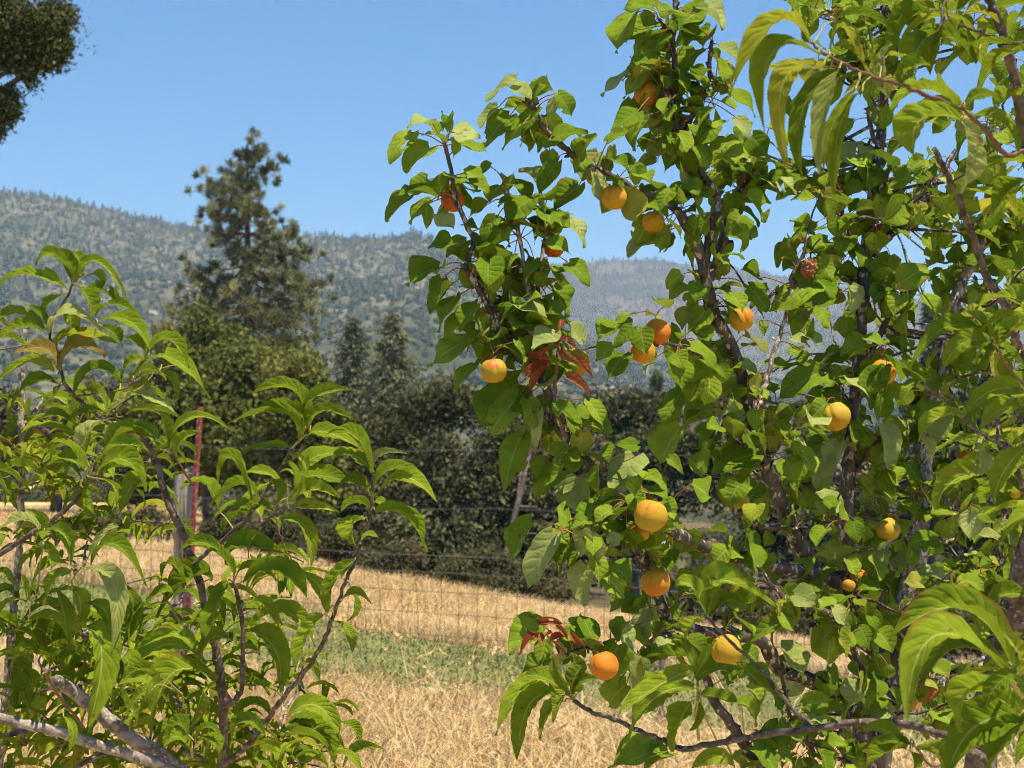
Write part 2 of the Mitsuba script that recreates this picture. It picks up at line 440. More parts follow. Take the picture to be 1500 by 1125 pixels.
parts, uvs = [], []
pos, px, D = hill_points(13000, 560, 1540, 0.75)
h = rng.uniform(3.0, 7, len(pos)) * np.where(rng.random(len(pos)) < 0.12, 1.6, 1)
tv, tf = cone_tree()
stand = meshkit.fbm(pos * [0.007, 0.007, 0.012], 3, 2)
keep = stand + 0.16 * rng.random(len(pos)) > 0.49
m, uv = stamp(tv, tf, pos[keep] - [0, 0, 0.8], np.stack([h * 0.55, h * 0.55, h], 1)[keep], rng.uniform(0, 6.28, keep.sum()))
parts.append(m), uvs.append(uv)
for s in range(3):
    pos, px, D = hill_points(4800, 560, 1520, 0.8)
    pos = pos[meshkit.fbm(pos * [0.009, 0.009, 0.015], 3, 5 + s) + 0.2 * rng.random(len(pos)) > 0.45]
    tv, tf = lump(s, 0, 0.7)
    h = rng.uniform(1.3, 3.6, len(pos))
    m, uv = stamp(tv, tf, pos + [0, 0, 1.0], np.stack([h * 0.9, h * 0.9, h * 0.75], 1), rng.uniform(0, 6.28, len(pos)))
    uv[:, 0] += 14000 + s * 7600
    parts.append(m), uvs.append(uv)
pos, px, D = hill_points(9000, 1750, 2730, 0.8, 500, 1650)
tv, tf = cone_tree()
h = rng.uniform(5, 13, len(pos))
m, uv = stamp(tv, tf, pos - [0, 0, 0.8], np.stack([h * 0.45, h * 0.34, h], 1), rng.uniform(0, 6.28, len(pos)))
uv[:, 0] += 40000
parts.append(m), uvs.append(uv)
pos, px, D = hill_points(500, 1480, 1510, 1, -300, 1000)          # the trees on the skyline
h = rng.uniform(5, 12, len(pos))
m, uv = stamp(tv, tf, pos - [0, 0, 1.5], np.stack([h * 0.36, h * 0.36, h], 1), rng.uniform(0, 6.28, len(pos)))
uv[:, 0] += 60000
parts.append(m), uvs.append(uv)
mesh, uv = join(parts, uvs)
put('hill_woodland', mesh, 'hill_tree_leaf', uv=uv, kind='stuff', label='grey green conifers and scrub covering the hillsides', category='woodland')

pos, px, D = hill_points(1300, 900, 1520, 0.7, -300, 900)
keep = rng.random(len(pos)) < np.where(px < 500, 0.9, 0.4)
pos = pos[keep]
h = rng.uniform(6, 13, len(pos))
tv, tf = tube(np.array([[0, 0, 0], [0.01, 0, 0.6], [0, 0.01, 1.0]]), [1, 0.7, 0.2], 4)
m, uv = stamp(tv, tf, pos, np.stack([h * 0 + 0.28, h * 0 + 0.28, h], 1), rng.uniform(0, 6.28, len(pos)), rng.normal(0, 0.05, (len(pos), 2)))
pos2, px, D = hill_points(260, 1900, 2720, 0.7, 650, 1700)
h = rng.uniform(8, 16, len(pos2))
m2, uv2 = stamp(tv, tf, pos2, np.stack([h * 0 + 0.3, h * 0 + 0.3, h], 1), rng.uniform(0, 6.28, len(pos2)), rng.normal(0, 0.05, (len(pos2), 2)))
put('dead_snags', join([m, m2]), 'dead_snag_wood', kind='stuff', label='bare grey burnt tree trunks standing among the hillside trees', category='dead trees')
pos, px, D = hill_points(1500, 620, 1500, 0.8)
keep = meshkit.fbm(pos * 0.006, 3, 8) > 0.5
pos = pos[keep]
tv, tf = lump(9, 1, 0.5)
h = rng.uniform(0.6, 1.9, len(pos)) * np.where(rng.random(len(pos)) < 0.1, 1.8, 1)
m, uv = stamp(tv, tf, pos + [0, 0, 0.6], np.stack([h * 1.3, h, h * 0.8], 1), rng.uniform(0, 6.28, len(pos)))
put('hillside_boulders', m, 'pale_rock', kind='stuff', label='pale boulders and bare patches scattered over the hillside', category='rocks')

# the air: one closed box around camera, ground and hills
scene['haze'] = {'type': 'cube', 'to_world': T().translate([0, 1700, 177.5]).scale([3600, 2000, 192.5]), 'bsdf': {'type': 'null'}, 'interior': {'type': 'ref', 'id': 'air'}}
tag('haze', 'thin bluish summer haze filling the air of the valley', 'haze', kind='stuff')

# ------------------------------------------------------------------ trees of the middle distance
def blob_cards(blobs, n, leaf, rng, clump=0.12, holes=0.36, per=10, up=0.5, aspect=0.6, shell=(0.5, 1.02), hs=1.6, sub=18):
    """Leaf clumps through the outer volume of a set of ellipsoids (centre, radii), each broken into smaller lumps, with gaps."""
    lumps = []
    for c, q in blobs:
        q = np.ones(3) * q
        for d in unit(rng.normal(size=(sub, 3))):
            k = rng.uniform(0.24, 0.46)
            lumps.append((c + d * q * rng.uniform(0.55, 1.0 - 0.5 * k), q * k * rng.uniform(0.85, 1.15, 3)))
    blobs = lumps
    vol = np.array([np.prod(np.atleast_1d(r) * np.ones(3)) ** (2 / 3) for _, r in blobs])
    which = rng.choice(len(blobs), n // per, p=vol / vol.sum())
    C = np.array([b[0] for b in blobs])[which]
    Rr = np.array([np.ones(3) * b[1] for b in blobs])[which]
    d = unit(rng.normal(size=(len(which), 3)))
    rad = rng.uniform(shell[0] ** 2, shell[1] ** 2, len(which)) ** 0.5
    rad *= 0.78 + 0.44 * meshkit.fbm((C + d * Rr) * hs * 0.8, 2, 7)
    P = C + d * Rr * rad[:, None]
    keep = meshkit.fbm(P * hs, 3, 3) > holes
    P = P[keep]
    out = unit(P - np.average(np.array([b[0] for b in blobs]), axis=0, weights=vol)) * 0.5 + d[keep] * 0.6
    P = np.repeat(P, per, 0) + rng.normal(size=(len(P) * per, 3)) * clump
    out = np.repeat(out, per, 0)
    A = unit(out * 0.5 + rng.normal(size=P.shape) * 0.8)
    N = unit(out * 0.5 + [0, 0, up] + rng.normal(size=P.shape) * 0.7)
    L = leaf * rng.uniform(0.6, 1.4, len(P))
    v, f, uv = cards(P, A, N, L, L * aspect)
    return (v, f), uv


def px_blob(px, py, rx, ry, D, depth=None):
    """An ellipsoid whose outline is about rx by ry pixels of the photograph."""
    return at(px, py, D), np.array([rx * D / F, (depth if depth else rx * D / F * 0.8), ry * D / F])


def limbs(root, top, blobs, r0, rng, n=9):
    """Trunk from root to top and limbs into the blobs."""
    root, top = np.array(root, float), np.array(top, float)
    mid = (root + top) / 2 + rng.normal(size=3) * np.linalg.norm(top - root) * 0.04
    trunk = catmull([root, mid, top], 10)
    parts = []
    for k in range(n):
        c, r = blobs[k % len(blobs)]
        s = trunk[rng.integers(4, 10)]
        e = c + rng.normal(size=3) * r * 0.3
        m = (s + e) / 2 + np.array([0, 0, 0.1]) * np.linalg.norm(e - s)
        parts.append(tube(catmull([s, m, e], 7), np.linspace(r0 * 0.4, r0 * 0.08, 7), 5))
    return tube(trunk, np.linspace(r0, r0 * 0.6, 10), 8), parts


def broadleaf(name, label, blobs, root, r0, n, leaf, leaf_mat, seed, bark='tree_bark', category='tree', group=None, trunk_top=None, **kw):
    rng = np.random.default_rng(seed)
    t = thing(name, label, category, group)
    root = np.array(root, float)
    root[2] = ground_z(root[0], root[1]) - 0.1
    top = np.mean([b[0] for b in blobs], 0) if trunk_top is None else np.array(trunk_top)
    tr, br = limbs(root, top, blobs, r0, rng)
    put('trunk', tr, bark, t, smooth=60)
    put('branches', join(br), bark, t, smooth=True, kind='stuff')
    m, uv = blob_cards(blobs, n, leaf, rng, **kw)
    put('crown', m, leaf_mat, t, uv=uv, kind='stuff')
    return t


B = px_blob
# tall ponderosa-like pine
rng = np.random.default_rng(21)
DP = 60.0
pine = thing('pine_tree', 'tall pine with an open crown standing above the oaks at left', 'pine tree')
base = at(368, 760, DP)
base[2] = ground_z(base[0], base[1]) - 0.2
tp = at(362, 212, DP)
trunk = catmull([base, at(366, 560, DP), at(363, 380, DP), tp], 24)
put('trunk', tube(trunk, np.linspace(0.36, 0.05, 24), 9, 0.06, rng), 'tree_bark', pine, smooth=60)
prof_y = [215, 228, 242, 262, 300, 330, 360, 385, 410, 440, 480, 500, 520]
prof_l = [26, 36, 40, 66, 78, 60, 72, 100, 96, 112, 92, 55, 20]
prof_r = [28, 46, 42, 80, 92, 80, 84, 112, 116, 110, 112, 95, 30]
bparts, tips, dirs = [], [], []
for k in range(92):
    py = 218 + 296 * (k / 91) ** 0.85 + rng.uniform(-4, 4)
    az = rng.uniform(0, 2 * np.pi)
    c = math.cos(az)
    reach = (np.interp(py, prof_y, prof_r) if c > 0 else np.interp(py, prof_y, prof_l)) * DP / F * rng.uniform(0.72, 1.08)
    d = np.array([c, math.sin(az), 0])
    i = np.argmin(np.abs(px_of(trunk)[:, 1] - py - 6))
    s = trunk[i]
    rise = rng.uniform(0.1, 0.55) if py < 250 else rng.uniform(-0.12, 0.35) if py < 380 else rng.uniform(-0.3, 0.15)
    e = s + d * reach + np.array([0, 0, reach * rise])
    mm = (s + e) / 2 + np.array([0, 0, -0.08 * reach]) + rng.normal(size=3) * 0.1
    p = catmull([s, mm, e], 8)
    bparts.append(tube(p, np.linspace(0.055 if py > 300 else 0.035, 0.012, 8), 5))
    nt = int(3 + reach * 2.8)
    for q in range(nt):
        u = 0.30 + 0.72 * (q + rng.random()) / nt
        base_p = p[0] * 0 + np.array([np.interp(u * 7, range(8), p[:, a]) for a in range(3)])
        off = rng.normal(size=3) * np.array([0.24, 0.24, 0.13]) * (0.5 + 0.5 * min(reach, 2.0))
        tip = base_p + off
        if rng.random() < 0.35:
            bparts.append(tube(np.array([base_p, tip]), [0.016, 0.008], 3))
        tips.append(tip)
        dirs.append(unit(d * 0.7 + off + [0, 0, 0.45]))
put('branches', join(bparts), 'tree_bark', pine, smooth=True, kind='stuff')
tips, dirs = np.array(tips), np.array(dirs)
per = 40
P = np.repeat(tips, per, 0) + rng.normal(size=(len(tips) * per, 3)) * 0.04
A = unit(np.repeat(dirs, per, 0) * 0.75 + rng.normal(size=P.shape) * 0.55)
L = rng.uniform(0.20, 0.40, len(P))
v, f, uv = cards(P, A, rng.normal(size=P.shape), L, L * 0 + 0.055)
uv[:, 0] = np.repeat(np.repeat(np.arange(len(tips)), per), 4) + 0.5
put('crown', (v, f), 'pine_needles', pine, uv=uv, kind='stuff')


def conifer(name, label, px, top, bottom, half, D, seed, group=None):
    rng = np.random.default_rng(seed)
    t = thing(name, label, 'conifer', group)
    b, a = at(px, bottom, D), at(px, top, D)
    b[2] = ground_z(b[0], b[1]) - 0.2
    put('trunk', tube(catmull([b, a], 8), np.linspace(0.25, 0.03, 8), 6), 'tree_bark', t, smooth=60)
    H, R = a[2] - at(px, bottom, D)[2], half * D / F
    n = 640
    u = rng.random(n) ** 0.7
    az = rng.uniform(0, 6.28, n)
    reach = R * (0.06 + u) * rng.uniform(0.45, 1.15, n)
    out = np.stack([np.cos(az), np.sin(az), az * 0 - 0.25], 1)
    base_p = a - np.array([0, 0, 1.0]) * (u * H)[:, None]
    per = 22
    s = rng.uniform(0.15, 1.0, (n, per))
    P = (base_p[:, None] + out[:, None] * (s * reach[:, None])[..., None]).reshape(-1, 3) + rng.normal(size=(n * per, 3)) * 0.10
    A = unit(np.repeat(out, per, 0) + rng.normal(size=P.shape) * 0.5)
    L = rng.uniform(0.16, 0.36, len(P))
    v, f, uv = cards(P, A, [0, 0, 1] + rng.normal(size=P.shape) * 0.5, L, L * 0.38)
    put('crown', (v, f), 'conifer_needles', t, uv=uv, kind='stuff')


conifer('conifer', 'dark slim conifer left of its taller neighbour, behind the fence', 518, 466, 700, 100, 78, 31)
conifer('conifer', 'tallest of the slim hazy conifers between pine and apricot tree', 576, 454, 720, 112, 72, 32)
conifer('conifer', 'small conifer in front of the burnt hill behind the apricot tree', 962, 545, 720, 30, 85, 33)
conifer('conifer', 'greyish conifer seen through the leaves at right', 1362, 440, 760, 50, 70, 34)
conifer('conifer', 'olive conifer low behind the middle of the apricot tree', 1175, 585, 760, 55, 80, 35)

broadleaf('black_oak', 'bushy mid green oak at the foot of the tall pine', [B(300, 520, 62, 66, 40), B(250, 560, 66, 90, 40), B(345, 560, 72, 70, 38), B(300, 640, 110, 80, 39), B(390, 640, 80, 90, 37)],
          at(310, 760, 39), 0.22, 34000, 0.17, 'black_oak_leaf', 41, category='oak tree')
broadleaf('black_oak', 'rounded olive oak with a pale top, right of the pine trunk', [B(430, 548, 52, 40, 35), B(432, 585, 56, 60, 34), B(455, 660, 70, 80, 34)],
          at(440, 770, 34), 0.18, 20000, 0.15, 'black_oak_leaf', 42, category='oak tree')
broadleaf('black_oak', 'dark oak behind the left peach tree', [B(60, 620, 90, 60, 46), B(-40, 640, 90, 80, 46), B(150, 620, 70, 70, 44), B(200, 680, 70, 60, 42)],
          at(80, 780, 45), 0.22, 22000, 0.18, 'live_oak_leaf', 43, category='oak tree')
broadleaf('live_oak', 'dark live oak filling the middle behind the fence', [B(640, 610, 70, 66, 33), B(585, 650, 60, 70, 34), B(600, 740, 70, 90, 32), B(690, 700, 95, 110, 31), B(660, 790, 90, 70, 30)],
          at(650, 850, 31), 0.24, 46000, 0.12, 'live_oak_leaf', 44, category='oak tree')
broadleaf('live_oak', 'dark live oak with a leaning grey trunk beside the apricot leaves', [B(800, 660, 90, 70, 34), B(760, 760, 80, 80, 30), B(840, 780, 90, 90, 31)],
          at(728, 860, 28), 0.085, 32000, 0.13, 'live_oak_leaf', 45, category='oak tree', trunk_top=at(768, 700, 28.5), bark='grey_oak_bark')
broadleaf('live_oak', 'dark live oak seen through the gap right of the red shoot', [B(900, 610, 48, 46, 42), B(950, 625, 60, 45, 42), B(880, 700, 80, 80, 40), B(990, 690, 90, 70, 41)],
          at(930, 830, 41), 0.22, 30000, 0.15, 'live_oak_leaf', 46, category='oak tree')
broadleaf('live_oak', 'dark oak low behind the apricot trunk', [B(1110, 740, 90, 60, 44), B(1220, 740, 90, 60, 45), B(1170, 790, 90, 50, 43)],
          at(1150, 850, 44), 0.2, 22000, 0.16, 'live_oak_leaf', 47, category='oak tree')
broadleaf('live_oak', 'grey green oak at the right edge behind the leaves', [B(1390, 650, 100, 100, 46), B(1500, 680, 110, 110, 48), B(1420, 760, 110, 80, 44)],
          at(1420, 850, 45), 0.22, 24000, 0.18, 'live_oak_leaf', 48, category='oak tree')
broadleaf('live_oak', 'small dark oak under the slim conifers', [B(520, 690, 66, 60, 40), B(500, 760, 60, 60, 38)], at(510, 800, 39), 0.18, 18000, 0.14, 'live_oak_leaf', 49, category='oak tree')


def bush(label, blobs, n, leaf, seed, group=None):
    rng = np.random.default_rng(seed)
    t = thing('bush', label, 'bush', group)
    m, uv = blob_cards(blobs, n, leaf, rng, clump=0.06, holes=0.25, shell=(0.3, 1.0), hs=2.5, sub=12)
    put('foliage', m, 'bush_leaf', t, uv=uv, kind='stuff')
    c = np.mean([b[0] for b in blobs], 0)
    stems = []
    for k in range(9):
        b = np.array([c[0] + rng.normal() * 0.3, c[1] + rng.normal() * 0.2, 0])
        b[2] = ground_z(b[0], b[1]) - 0.05
        bc = blobs[k % len(blobs)][0]
        stems.append(tube(catmull([b, (b + bc) / 2 + rng.normal(size=3) * 0.1, bc + rng.normal(size=3) * 0.15], 6), np.linspace(0.02, 0.006, 6), 4))
    put('stems', join(stems), 'tree_bark', t, smooth=True, kind='stuff')


bush('grey green bush below the oaks, left of the wooden post', [B(140, 778, 50, 26, 26), B(210, 774, 60, 28, 25), B(60, 786, 40, 20, 27)], 16000, 0.06, 61)
bush('grey green bush at the field edge, right of the red post', [B(330, 770, 40, 30, 22), B(400, 782, 46, 28, 22)], 12000, 0.06, 62)
bush('low grey green scrub under the dark live oak', [B(480, 796, 46, 24, 21), B(560, 815, 60, 22, 21)], 11000, 0.055, 63)
bush('grey green scrub at the field edge under the leaning trunk', [B(700, 835, 70, 26, 19), B(800, 852, 70, 24, 19)], 14000, 0.055, 64)
bush('pale olive scrub seen between trunk and limbs of the apricot tree', [B(1180, 905, 60, 28, 19), B(1260, 915, 60, 26, 19), B(1120, 890, 50, 24, 20)], 14000, 0.055, 65)
bush('pale olive scrub low at the right edge', [B(1400, 925, 70, 30, 19), B(1490, 935, 70, 32, 19)], 12000, 0.055, 66)

rng = np.random.default_rng(68)
vb = []
for k in range(70):
    D_ = rng.uniform(62, 150)
    px_ = rng.uniform(250, 1750) if D_ < 110 else rng.uniform(-250, 1750)
    x_ = (px_ - 750) / F * D_
    w_ = rng.uniform(1.4, 3.6)
    vb.append((np.array([x_, D_, ground_z(x_, D_) + w_ * 0.55]), np.array([w_, w_ * 0.9, w_ * rng.uniform(0.7, 1.1)])))
for k in range(34):
    D_ = rng.uniform(24, 62)
    px_ = rng.uniform(960, 1750)
    x_, w_ = (px_ - 750) / F * D_, D_ * rng.uniform(0.022, 0.042)
    vb.append((np.array([x_, D_, ground_z(x_, D_) + w_ * 0.5]), np.array([w_, w_ * 0.9, w_ * rng.uniform(0.7, 1.2)])))
for k in range(26):
    D_ = rng.uniform(105, 160)
    px_ = rng.uniform(-250, 260)
    x_, w_ = (px_ - 750) / F * D_, rng.uniform(2, 4.5)
    vb.append((np.array([x_, D_, ground_z(x_, D_) + w_ * 0.5]), np.array([w_, w_ * 0.9, w_ * rng.uniform(0.7, 1.1)])))
m, uv = blob_cards(vb, 84000, 0.30, rng, clump=0.22, holes=0.3, per=8, shell=(0.4, 1.0), hs=0.7, sub=9)
put('valley_scrub', m, 'live_oak_leaf', uv=uv, kind='stuff', label='far off scrub and trees over the valley floor behind the fence', category='scrub')

# the near oak whose boughs hang in at the top left
rng = np.random.default_rng(71)
DO = 14.0
nb = [B(30, 22, 74, 40, DO), B(62, 50, 44, 30, DO), B(20, 62, 50, 26, DO), B(84, 66, 20, 26, DO), B(66, 88, 26, 13, DO), B(44, 106, 15, 22, DO), B(28, 92, 22, 14, DO), B(-30, 60, 50, 50, DO), B(6, 148, 25, 20, DO), B(-6, 166, 24, 20, DO),
      B(-8, 192, 12, 10, DO), B(-40, 165, 30, 50, DO), B(-120, 0, 110, 120, DO), B(10, -90, 110, 80, DO), B(-150, -160, 170, 130, DO + 1), B(-130, 170, 90, 70, DO + 1), B(-330, -40, 150, 160, DO)]
t = thing('oak_tree', 'near oak whose drooping leafy boughs hang into the top left corner', 'oak tree')
root = at(-380, 900, DO + 0.5)
root[2] = ground_z(root[0], root[1]) - 0.1
tr, br = limbs(root, at(-250, -60, DO + 0.3), nb, 0.26, rng, 24)
put('trunk', tr, 'tree_bark', t, smooth=60)
put('branches', join(br), 'tree_bark', t, smooth=True, kind='stuff')
near_lobes = blob_cards(nb[:11], 40000, 0.050, rng, clump=0.04, holes=0.39, per=10, shell=(0.3, 1.08), hs=7.0, aspect=0.5)
far_lobes = blob_cards(nb[11:], 16000, 0.06, rng, clump=0.055, holes=0.38, per=10, shell=(0.45, 1.04), hs=4.5, aspect=0.5)
far_lobes[1][:, 0] += 60000
m, uv = join([near_lobes[0], far_lobes[0]], [near_lobes[1], far_lobes[1]])
tw_p, tw_a = [], []
for (x0, y0, x1, y1) in ((105, 60, 142, 70), (100, 70, 135, 45), (92, 88, 110, 98), (30, 160, 32, 176), (6, 190, 20, 178)):
    for q in range(26):
        u = rng.random()
        tw_p.append(at(x0 + (x1 - x0) * u, y0 + (y1 - y0) * u, DO) + rng.normal(size=3) * 0.025)
        tw_a.append(rng.normal(size=3))
v2, f2, uv2 = cards(np.array(tw_p), np.array(tw_a), rng.normal(size=(len(tw_p), 3)), np.full(len(tw_p), 0.035), np.full(len(tw_p), 0.016))
mm, uu = join([m, (v2, f2)], [uv, uv2])
put('crown', mm, 'near_oak_leaf', t, uv=uu, kind='stuff')

# ------------------------------------------------------------------ the wire fence
fence = thing('wire_fence', 'wire mesh fence with barbed wire on top, crossing the dry field', 'fence')


def fx(px, py=800):
    """The point of the fence line under pixel column px."""
    k = (px - 750) / F
    y = (9.1 - 0.6 * 2.18) / (1 + 0.6 * k)
    return k * y, y


x0, y0 = fx(268)
post = trimesh.creation.cylinder(radius=0.062, height=1.42, sections=14)
pv = np.array(post.subdivide().subdivide().vertices)
pf = np.array(post.subdivide().subdivide().faces)
ang = np.arctan2(pv[:, 1], pv[:, 0])
pv[:, :2] *= (1 + 0.09 * np.cos(ang * 3 + 1) + 0.05 * np.cos(ang * 7 + pv[:, 2] * 2))[:, None]
pv[:, 2] += 0.03 * np.cos(ang) * (pv[:, 2] > 0.6)
gz0 = ground_z(x0, y0)
put('wooden_post', (pv * [1.0, 1, 1] + [x0 + 0.002, y0 + 0.06, gz0 + 0.66], pf), 'weathered_wood', fence, smooth=40, label='grey weathered wooden post')


def t_post(px_b, px_t, top_z, name, mat, label, dy=-0.03):
    x, y = fx(px_b)
    xt = x + (px_t - px_b) / F * y
    y += dy
    z0 = ground_z(x, y) - 0.15
    h = top_z - z0
    w, d, th = 0.035, 0.038, 0.006
    boxes = []
    for cx, cy, ex, ey in ((0, 0, w, th), (0, d / 2, th, d - th - 0.004)):
        boxes.append(trimesh.creation.box((ex, ey, h), trimesh.transformations.translation_matrix([cx, cy, h / 2])))
    for k in range(int(h / 0.055) - 2):
        boxes.append(trimesh.creation.box((0.014, 0.012, 0.016), trimesh.transformations.translation_matrix([0, -0.0085, 0.16 + k * 0.055])))
    m = trimesh.util.concatenate(boxes)
    v = np.array(m.vertices)
    v[:, 0] += (xt - x) * v[:, 2] / h
    k = put(name, (v + [x, y, z0], np.array(m.faces)), mat, fence, label=label)
    return k, np.array([xt, y, top_z]), (xt - x) / h


rk, _, _ = t_post(272, 295, at(295, 596, fx(295)[1] - 0.03)[2], 'metal_post', 'faded_red_paint', 'faded red studded steel post, leaning slightly')
gk, gtop, gl = t_post(962, 974, at(974, 792, fx(974)[1])[2], 'metal_post', 'green_post_paint', 'short steel post with a white tip')
cap = trimesh.creation.box((0.044, 0.012, 0.14))
put('tip', (np.array(cap.vertices) + gtop + [-0.004, -0.007, -0.075], np.array(cap.faces)), 'white_paint', gk, label='white painted tip')

rng = np.random.default_rng(81)
pxs = np.linspace(-260, 1800, 60)
fxy = np.array([fx(p) for p in pxs])


def wire(z_left, z_right, r, mat, name, sag=0.01, label=None):
    u = np.linspace(0, 1, 60)
    z = z_left + (z_right - z_left) * u - sag * np.sin(u * np.pi * 4) ** 2 + rng.normal(size=60) * 0.002
    z = z + ground_z(fxy[:, 0], fxy[:, 1]) * np.clip(1 - z, 0, 1)
    p = np.stack([fxy[:, 0], fxy[:, 1] - 0.035, z], 1)
    if name == 'barbed_wire':
        pp = catmull(p, 1500)
        ph = np.arange(1500) * 0.9
        a = pp + np.stack([0 * ph, np.cos(ph) * 0.0028, np.sin(ph) * 0.0028], 1)
        b = pp - np.stack([0 * ph, np.cos(ph) * 0.0028, np.sin(ph) * 0.0028], 1)
        parts = [tube(a, 0.0012, 3), tube(b, 0.0012, 3)]
        for k in range(10, 1490, 13):
            c = pp[k]
            for s in (1, -1):
                d = unit(np.array([0.4 * s, rng.normal() * 0.5, rng.choice([-1, 1])]))
                parts.append(tube(np.array([c - d * 0.014, c + d * 0.014]), [0.0012, 0.0008], 3))
        return put(name, join(parts), mat, fence, label=label)
    return put(name, tube(p, r, 5), mat, fence, smooth=True, label=label)


wire(1.55, 1.50, 0.002, 'galvanised_steel', 'barbed_wire', 0.02)
wire(1.22, 1.16, 0.002, 'galvanised_steel', 'barbed_wire', 0.03)
wire(0.955, 0.86, 0.0026, 'galvanised_steel', 'line_wire', 0.02)
wire(0.86, 0.765, 0.0024, 'galvanised_steel', 'line_wire', 0.02)
for z in (0.72, 0.59, 0.46, 0.33, 0.20, 0.07):
    wire(z, z - 0.05 * z, 0.0019, 'rusty_wire', 'line_wire', 0.015)
xa = np.arange(fxy[0, 0], fxy[-1, 0], 0.118)
for x in xa:
    y = fence_y(x) - 0.033
    zt = 0.90 - 0.05 * (x + 3) / 6
    b = np.array([x, y, ground_z(x, y) + 0.02])
    tpt = np.array([x + rng.normal() * 0.012, y, zt])
    m1, m2 = (b * 2 + tpt) / 3 + [rng.normal() * 0.012, 0.004, 0], (b + tpt * 2) / 3 + [rng.normal() * 0.012, 0.004, 0]
    put('stay_wire', tube(catmull([b, m1, m2, tpt], 9), 0.0017, 4), 'rusty_wire', fence, smooth=True)


# ------------------------------------------------------------------ grass
def blades(x, y, height, lean, rng, width=0.004, heads=0.0):
    n = len(x)
    z = ground_z(x, y)
    b = np.stack([x, y, z], 1)
    az = rng.uniform(0, 6.28, n)
    d = np.stack([np.cos(az), np.sin(az), az * 0], 1)
    ln = lean * rng.uniform(0.3, 1.4, n)
    face = rng.uniform(0, 6.28, n)
    s = np.stack([np.cos(face), np.sin(face), face * 0], 1) * (width * rng.uniform(0.6, 1.3, n))[:, None]
    h = height[:, None]
    m = b + d * (ln[:, None] * h * 0.3) + [0, 0, 1] * h * 0.6
    t = b + d * (ln[:, None] * h) + [0, 0, 1] * h * (1 - 0.25 * np.minimum(ln, 1.5))[:, None]
    v = np.stack([b - s, b + s, m - s * 0.8, m + s * 0.8, t], 1)
    f = (np.arange(n) * 5)[:, None, None] + np.array([[0, 1, 3], [0, 3, 2], [2, 3, 4]])
    ids = np.arange(n) + 0.5
    uv = np.stack([np.stack([ids, ids * 0 + q], 1) for q in (0, 0, .6, .6, 1)], 1).reshape(-1, 2)
    parts, uvs = [(v.reshape(-1, 3), f.reshape(-1, 3))], [uv]
    hd = rng.random(n) < heads
    if hd.any():
        k = hd.sum()
        dirn = unit(t[hd] - m[hd])
        for q in range(3):
            v2, f2, uv2 = cards(t[hd] - dirn * (0.012 + 0.022 * q), dirn + rng.normal(size=(k, 3)) * 0.22, rng.normal(size=(k, 3)), rng.uniform(0.03, 0.055, k), rng.uniform(0.010, 0.018, k))
            uv2[:, 0] += 500000 + q * 100000
            parts.append((v2, f2)), uvs.append(uv2)
    return join(parts, uvs)


rng = np.random.default_rng(91)


def scatter(n, y0, y1, x0, x1, inside):
    x, y = rng.uniform(x0, x1, n), rng.uniform(y0, y1, n)
    k = (np.abs(x) < 0.42 * y + 1.2) & inside(x, y)
    return x[k], y[k]


parts, uvs = [], []
e = lambda x, y: y - fence_y(x)
dens = lambda x, y, s, lim: meshkit.fbm(np.stack([x * s, y * s, x * 0], -1), 3, 6) > lim
x, y = scatter(150000, 3.6, 12, -5, 5, lambda x, y: (e(x, y) < -0.2 + 0.9 * (meshkit.noise(np.stack([x * 2, y * 2, x * 0], -1), 3) - 0.5)) & dens(x, y, 1.4, 0.33))
(m, uv) = blades(x, y, rng.uniform(0.14, 0.46, len(x)) * (1 - 0.45 * sstep(-1.8, 0, e(x, y))) * np.where(rng.random(len(x)) < 0.05, 1.5, 1), 0.7, rng, 0.0032, 0.12)
parts.append(m), uvs.append(uv)
x, y = scatter(150000, 10, 21, -10, 11, lambda x, y: e(x, y) > 4.1 + 0.7 * (meshkit.noise(np.stack([x * 1.3, y * 1.3, x * 0], -1), 3) - 0.5))
h = rng.uniform(0.10, 0.26, len(x)) * (0.7 + 0.7 * meshkit.fbm(np.stack([x, y, x * 0], -1), 2, 3))
(m, uv) = blades(x, y, h, 0.75, rng, 0.0050, 0.0)
uv[:, 0] += 1000000
parts.append(m), uvs.append(uv)
x, y = scatter(40000, 21, 60, -26, 6, lambda x, y: x < -0.05 * y)
(m, uv) = blades(x, y, rng.uniform(0.10, 0.25, len(x)), 0.7, rng, 0.02, 0.0)
uv[:, 0] += 2000000
parts.append(m), uvs.append(uv)
x, y = rng.uniform(-2.6, 4.5, 520), rng.uniform(5.5, 9.2, 520)
k = (e(x, y) < 0.5) & (e(x, y) > -2.2)
(m, uv) = blades(x[k], y[k], rng.uniform(0.34, 0.72, k.sum()), 0.6, rng, 0.0032, 1.0)
uv[:, 0] += 3000000
parts.append(m), uvs.append(uv)
mesh, uv = join(parts, uvs)
put('dry_grass', mesh, 'dry_grass_blade', uv=uv, kind='stuff', label='tall golden dry grass covering the field', category='grass')
x, y = scatter(90000, 6, 17, -7, 8, lambda x, y: (e(x, y) > 0.4) & (e(x, y) < 4.5))
mesh, uv = blades(x, y, rng.uniform(0.012, 0.035, len(x)) * np.where(rng.random(len(x)) < 0.02, 1.6, 1), 1.1, rng, 0.005)
put('green_grass', mesh, 'green_grass_blade', uv=uv, kind='stuff', label='short green grass in a strip behind the fence', category='grass')

